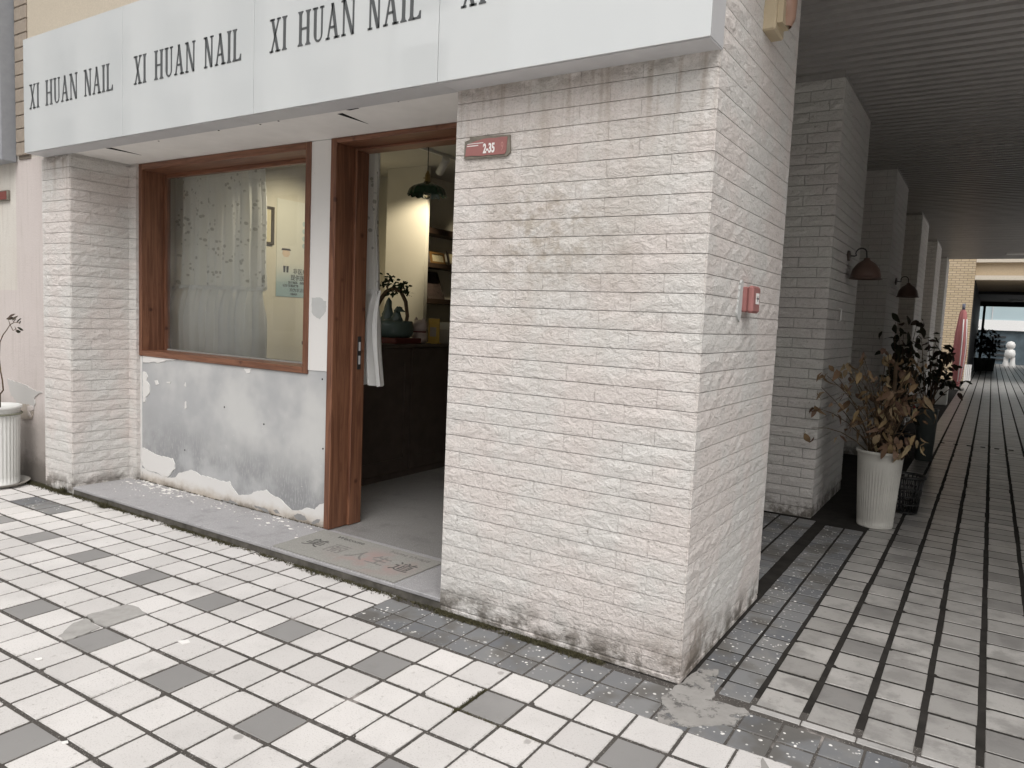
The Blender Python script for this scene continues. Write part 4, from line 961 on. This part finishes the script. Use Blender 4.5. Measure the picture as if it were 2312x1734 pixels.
for dx in (-.05, .07):
    m = MB(); v = []
    for k in range(7): q = k/6; v += [(.25+dx*q-.015, 7.32-.01*math.sin(q*6), .77-.16*q), (.25+dx*q+.02, 7.32-.01*math.sin(q*6+1), .77-.15*q)]
    m.add(v, [(k*2, k*2+1, k*2+3, k*2+2) for k in range(6)], True).build('tail', RED, bw)
# left planter with bare twig
Pp = (-5.86, -.235, 0)
lpnt = thing('potted_twig', Pp, 'white ribbed planter with a bare twig against the pink wall at the left', 'potted plant')
MB().lathe([(.10, .004), (.20, .004), (.235, .03), (.24, .036), (.228, .034), (.19, .012), (.10, .012)], Pp, 48).build('saucer', plain('grey_saucer', (.36, .34, .31), .6), lpnt)
ribbed_pot(lpnt, (Pp[0], Pp[1], .012), .66, .165, .188, .03, .86, plain('white_plastic_planter', (.66, .66, .635), .45, .4, .06, 6), 36); soil(lpnt, (Pp[0], Pp[1], .615), .165)
MB().lathe([(.183, .598), (.193, .60), (.193, .612), (.185, .615)], Pp, 60).build('rim_band', plain('dull_green_grey_band', (.20, .20, .15), .6), lpnt)
tw_ = [(-5.86, -.2, .62), (-5.857, -.2, .76), (-5.797, -.2, .799), (-5.81, -.2, .88), (-5.838, -.2, .951), (-5.86, -.2, 1.07), (-5.84, -.2, 1.194), (-5.78, -.2, 1.26), (-5.72, -.2, 1.298), (-5.66, -.2, 1.345), (-5.581, -.2, 1.369), (-5.50, -.2, 1.366)]
MB().tube(tw_, .007, 6, .0025).tube([(-5.66, -.2, 1.345), (-5.61, -.2, 1.30), (-5.56, -.2, 1.315), (-5.54, -.2, 1.285)], .003, 5, .0015).tube([(-5.66, -.2, 1.345), (-5.69, -.2, 1.395)], .003, 5, .0015).tube([(-5.84, -.2, 1.194), (-5.90, -.2, 1.22)], .003, 5, .0015).build('twig', STEM, lpnt)
tl = [leaf_mesh(.06, .028, DARKLEAF, 300+k, .1) for k in range(3)]
for x, z, a in ((-5.69, 1.40, .6), (-5.72, 1.39, 1.3), (-5.60, 1.37, -1.), (-5.55, 1.37, -.9), (-5.50, 1.366, -1.4), (-5.53, 1.33, -2.2), (-5.58, 1.33, -2), (-5.62, 1.38, .2), (-5.56, 1.30, -1.8)): inst('leaf', random.choice(tl), lpnt, (x, -.2, z), (math.pi/2, random.uniform(-.6, .6), 0)).rotation_euler = (.9, a, random.uniform(-.4, .4))
for k in range(14): MB().tube([(-5.86+random.uniform(-.1, .1), -.235, .62), (-5.86+random.uniform(-.15, .22), -.30, .70+random.uniform(0, .06)), (-5.86+random.uniform(-.2, .28), -.36, .69)], .0025, 4, .001).build('grass_blade', STEM, lpnt)

# ------------------------------------------------------------------ left neighbour
nw_ = thing('rendered_wall', (-7, .1, 0), 'faded pink rendered wall with crumbling damp base left of the narrow pillar', 'wall')
MB().box(-10, -5.525, .03, .3, 0, 2.76).box(-10, -5.95, .03, .3, 2.76, 9).build('render', LEFTWALL, nw_)
LW_ = lambda u, v, d: (u, .03-d, v)
MB().prism(jag([(-6.252,.846),(-5.985,.821),(-5.639,.777),(-5.707,.759),(-5.777,.718),(-5.756,.674),(-5.804,.601),(-5.829,.540),(-5.923,.536),(-6.067,.514),(-6.114,.580),(-6.087,.665),(-6.183,.703),(-6.218,.760)], .02, .008, 51), LW_, 0, .007).build('paint_flake', mk_paint('pale_flaking_paint', (.50, .485, .465), lowz=-1), nw_)
MB().prism(jag([(-6.05,.517),(-5.82,.540),(-5.79,.60),(-5.86,.66),(-6.03,.655),(-6.09,.58)], .02, .008, 52), LW_, 0, .0095).build('bare_spot', plain('tan_bare_render', (.42, .37, .32), .95, .1, .15, 20), nw_)
MB().prism(jag([(-5.88,.64),(-5.79,.65),(-5.78,.62),(-5.86,.60),(-5.80,.555),(-5.87,.56)], .012, .006, 53), LW_, .009, .014).build('paint_curl', LEFTWALL, nw_)
nb = thing('brick_strip', (-5.86, .02, 2.7), 'narrow strip of grey-brown bricks above the pink wall between the two signs', 'brick strip')
NBR = plain('grey_brown_brick', (.335, .285, .235), .9, .15, .2, 14, bump=.4)
MB().box(-5.97, -5.772, .02, .2, 2.72, 4.6).build('core', plain('brown_mortar', (.20, .17, .14), .95), nb)
bmm = MB().bbox(-.0975, .0975, -.012, .03, -.051, .051, .004).mesh('brick', NBR); bmh = MB().bbox(-.048, .048, -.012, .03, -.051, .051, .004).mesh('brick', NBR)
for k in range(17):
    z = 2.80+.1085*k
    if k % 2: inst('brick', bmm, nb, (-5.872, .012, z))
    else: inst('brick', bmh, nb, (-5.922, .012, z)); inst('brick', bmh, nb, (-5.822, .012, z))
ns = thing('neighbour_sign', (-6.8, -.05, 2.70), 'blue-grey sign box of the neighbouring shop cut by the left picture edge', 'sign')
MB().bbox(-8.2, -6.0, -.10, .02, 2.70, 4.3, .006).build('frame', plain('grey_sign_frame', (.30, .31, .33), .4, .4), ns)
MB().bbox(-8.15, -6.045, -.112, -.098, 2.745, 4.25, .004).build('panel', plain('pale_blue_sign_panel', (.48, .54, .58), .3, .5, .04, 3), ns)
np_ = thing('house_number_plate', (-6.22, .01, 2.39), 'small worn red number plate on the rendered wall at the left edge', 'number plate')
MB().bbox(-6.36, -6.148, .006, .029, 2.392, 2.480, .004).build('back_plate', GALV, np_); MB().box(-6.35, -6.165, .002, .008, 2.402, 2.470).build('enamel_face', plain('dull_brown_red', (.20, .06, .05), .6), np_)

# ------------------------------------------------------------------ far end of the passage
yp = thing('brick_pillar', (.02, 28.3, 0), 'yellow facing-brick pillar in daylight beyond the end of the passage', 'pillar')
MB().box(-.6, .34, 28.0, 28.6, 0, 4.6).build('brickwork', YBRICK, yp)
fb = thing('far_building', (2, 36, 3.6), 'cream beamed building spanning the way beyond the passage', 'building')
CRB = plain('cream_painted_beam', (.60, .54, .45), .8); TAN = plain('tan_painted_soffit', (.48, .38, .26), .8)
MB().box(.345, 6, 28.0, 28.3, 4.22, 5.2).build('beam', CRB, fb); MB().box(.345, 6, 28.16, 28.3, 3.76, 4.22).build('recessed_panel', TAN, fb); MB().box(.345, 6, 28.0, 28.3, 3.61, 3.76).build('beam', CRB, fb)
MB().box(.345, 6, 28.3, 36, 3.62, 3.7).build('soffit', TAN, fb); MB().box(-.6, 7, 28.3, 44, 3.76, 5.2).build('upper_floor', STUCCO, fb)
DK = plain('dark_grey_cladding', (.045, .045, .047), .6)
MB().box(.35, 6, 36, 44, 3.5, 3.62).build('dark_ceiling', DK, fb); MB().box(-.6, .36, 28.61, 44, 0, 3.62).build('dark_side_wall', DK, fb); MB().box(.5, .62, 43.9, 44.0, 0, 3.3).build('dark_post', DK, fb); MB().box(.36, 6, 43.9, 44.0, 3.25, 3.5).build('dark_lintel', DK, fb)
MB().box(3.6, 6, 28.3, 44, 0, 3.62).build('side_wall', DK, fb)
tag(MB().bbox(1.5, 3.0, 40, 40.1, 3.40, 3.46, .01).build('tube_fitting', METALW), 'thin white light strip under the dark ceiling far down the way', 'light fitting')
wx = thing('slatted_panel', (.42, 27.6, 0), 'small white slatted panel leaning by the foot of the yellow brick pillar', 'panel')
for k in range(4): MB().bbox(.30+.055*k, .345+.055*k, 27.55, 27.6, 0, .62, .004).build('slat', METALW, wx)
fs = thing('far_shop', (2, 53, 0), 'pale glazed shopfront with a white sign at the far end of the way', 'building')
MB().box(-3, 8, 52.0, 53, 2.08, 2.72).build('white_sign', plain('white_fascia', (.80, .80, .79), .5), fs)
MB().box(-3, 8, 52.1, 53, 2.72, 6).build('glass_front', plain('sky_grey_glazing', (.42, .52, .55), .15, .6, .03, 1), fs)
MB().box(-3, 8, 52.2, 53, 0, 2.08).build('dark_glazing', plain('dark_shop_glazing', (.10, .13, .15), .12, .6, .5, 1.5), fs)
for x in (.9, 2.9): MB().box(x, x+.05, 52.05, 52.1, 2.72, 6).build('mullion', ALU, fs)
for k in range(6): MB().box(.95, 1.75, 52.12, 52.2, .25+.28*k, .33+.28*k).build('shelf_edge', DK, fs)
stt = thing('white_statue', (1.98, 49.3, 0), 'plain pale toy-like figure statue standing before the far shopfront', 'statue')
MB().lathe([(.02, 1.45), (.16, 1.40), (.24, 1.25), (.22, 1.08), (.10, .98)], (1.98, 49.3, 0), 24).build('head', METALW, stt)
MB().lathe([(.10, 1.0), (.24, .92), (.28, .70), (.24, .50), (.05, .45)], (1.98, 49.3, 0), 24).build('torso', METALW, stt)
for s in (-1, 1): MB().lathe([(.12, .52), (.13, .25), (.17, .08), (.17, 0)], (1.98+.16*s, 49.3, 0), 16).build('leg', METALW, stt)
shrub('planter_shrub', (.62, 39.0, 0), .62, .22, .26, POTG, 'dark bushy plant in a grey planter far down the way, the left one', 1.95, .34, 120, 41, .22, DARKLEAF, 0)
shrub('planter_shrub', (1.0, 39.6, 0), .62, .22, .26, POTG, 'dark bushy plant in a grey planter nearest the far white statue', 1.9, .34, 120, 43, .22, DARKLEAF, 0)
pa = thing('folded_parasol', (.25, 22.75, 0), 'folded faded red parasol with white edges standing in daylight past the passage', 'parasol')
MB().lathe([(.04, .02), (.10, .35), (.15, 1.0), (.13, 1.7), (.075, 2.3), (.03, 2.40)], (.25, 22.75, 0), 20, fn=lambda r, z, a, i: (r*(1+.22*math.cos(a*8)), z)).build('canopy', plain('faded_red_canvas', (.50, .20, .20), .9, .1), pa)
for k in range(3):
    a = -1.3+k*.9; MB().tube([(.25+(r_+.02)*math.cos(a), 22.75+(r_+.02)*math.sin(a), z_) for r_, z_ in ((.06, .25), (.13, .9), (.14, 1.4), (.10, 2.1))], .018, 6).build('white_edge', WHITEP, pa)
MB().tube([(.25, 22.75, 2.38), (.25, 22.75, 2.56)], .045, 10).build('cap', plain('blue_grey_cap', (.16, .17, .22), .6), pa); MB().tube([(.25, 22.75, 0), (.25, 22.75, 2.4)], .02, 8).build('pole', METALW, pa); MB().bbox(.05, .45, 22.5, 23.0, 0, .06, .01).build('base', CONC, pa)
bx = tag(MB().bbox(.0, .28, 16.6, 16.9, 0, .42, .01).build('planter_box', POTW), 'low pale box planter at the foot of the fourth passage column', 'planter')

# ------------------------------------------------------------------ moss, chips, litter
def blades(name, mat, pts, seed, label, cat=None):
    r = random.Random(seed); m = MB()
    for (x, y, z, h) in pts:
        for k in range(r.randint(2, 4)):
            a = r.uniform(0, 6.283); w = r.uniform(.0015, .004); hh = h*r.uniform(.5, 1.3); lx, ly = r.gauss(0, h*.6), r.gauss(0, h*.6)
            m.add([(x-w*math.cos(a), y-w*math.sin(a), z), (x+w*math.cos(a), y+w*math.sin(a), z), (x+lx, y+ly, z+hh)], [(0, 1, 2)])
    o = m.build(name, mat); return tag(o, label, cat, kind='stuff')
r = random.Random(77); pts = []
def gap(x): return .5+.5*math.sin(x*5.1)+.4*math.sin(x*13.7+1)
for k in range(5200):
    x = r.uniform(-5.1, -1.33)
    if r.random() < .25+.5*gap(x): pts.append((x, -.004-abs(r.gauss(0, .018)), -.004, .016))
for k in range(2600):
    x = r.uniform(-1.33, -.35)
    if r.random() < .3+.5*gap(x*1.7): pts.append((x, -.010-abs(r.gauss(0, .020)), -.004, .016))
for k in range(1500): pts.append((r.uniform(-5.9, -5.1), -.006-abs(r.gauss(0, .025)), -.004, .018))
for k in range(500): pts.append((r.uniform(-4.98, -2.75), .498-abs(r.gauss(0, .006)), .064, .008))
for k in range(70): pts.append((-4.55+r.gauss(0, .02), -.05+r.gauss(0, .012), 0, .04)); pts.append((-5.2+r.gauss(0, .015), -.03+r.gauss(0, .01), 0, .05))
for k in range(500): i = r.uniform(9, 10.2); pts.append((grid(9.02, 0)[0]+r.gauss(0, .004)+.02*0, r.uniform(-.78, -.55), -.006, .010))
for k in range(260): pts.append((r.uniform(-.75, -.25), -.755+r.gauss(0, .004), -.006, .009))
blades('moss', MOSS, pts, 5, 'green-brown moss and weeds along the foot of step and pillars', 'moss')
mm = MB()
for k in range(160):
    x = r.uniform(-5.0, -.35); y0 = -.006 if x > -1.33 else -.002; a, b_, c = r.uniform(.02, .07), r.uniform(.010, .020), r.uniform(.003, .011)
    if r.random() > .35+.6*gap(x): continue
    mm.lathe([(1, 0), (.7, .6), (.02, 1)], (0, 0, 0), 8); n = 8*3; mm.v[-n:] = [(x+vx*a, y0-.004+vy*b_, -.006+vz*c) for vx, vy, vz in mm.v[-n:]]
tag(mm.build('dirt_ridge', plain('mossy_dirt', (.075, .066, .042), .98, .05, .5, 60, bump=.8)), 'dark mossy dirt packed along the foot of step and broad pillar', 'dirt', kind='stuff')
m = MB()
for k in range(210):
    x = r.uniform(-5.0, -2.55) if k > 90 else r.gauss(-4.55, .22); y = .49-abs(r.gauss(0, .13))
    if not (.01 < y < .5 and -5.08 < x < -2.4): continue
    s = r.choice((.003, .004, .005, .007, .009, .018)); a = r.uniform(0, 6.28); n = r.randint(3, 5)
    pts = [(x+s*r.uniform(.5, 1.2)*math.cos(a+6.283*q/n)*1.4, y+s*r.uniform(.4, 1)*math.sin(a+6.283*q/n)) for q in range(n)]
    m.prism(pts, FLAT, .0655, .0655+r.uniform(.0012, .004))
tag(m.build('paint_chips', CHIP), 'white paint chips scattered on the terrazzo step under the window', 'paint chips', kind='stuff')
for (x, y, s, lab) in ((-2.02, -1.05, .030, 'torn white paper scrap on the tiles left of a grey tile'), (-1.62, -1.78, .014, 'tiny white paper triangle lying in a tile joint'), (-2.35, -1.53, .018, 'small white scrap at the corner of a grey tile')):
    tag(MB().prism([(x-s, y-s*.5), (x+s*.6, y-s*.7), (x+s, y+s*.4), (x-s*.2, y+s*.8)], FLAT, .0015, .004).build('paper_scrap', WHITEP), lab, 'paper scrap', 'paper scraps on the plaza')
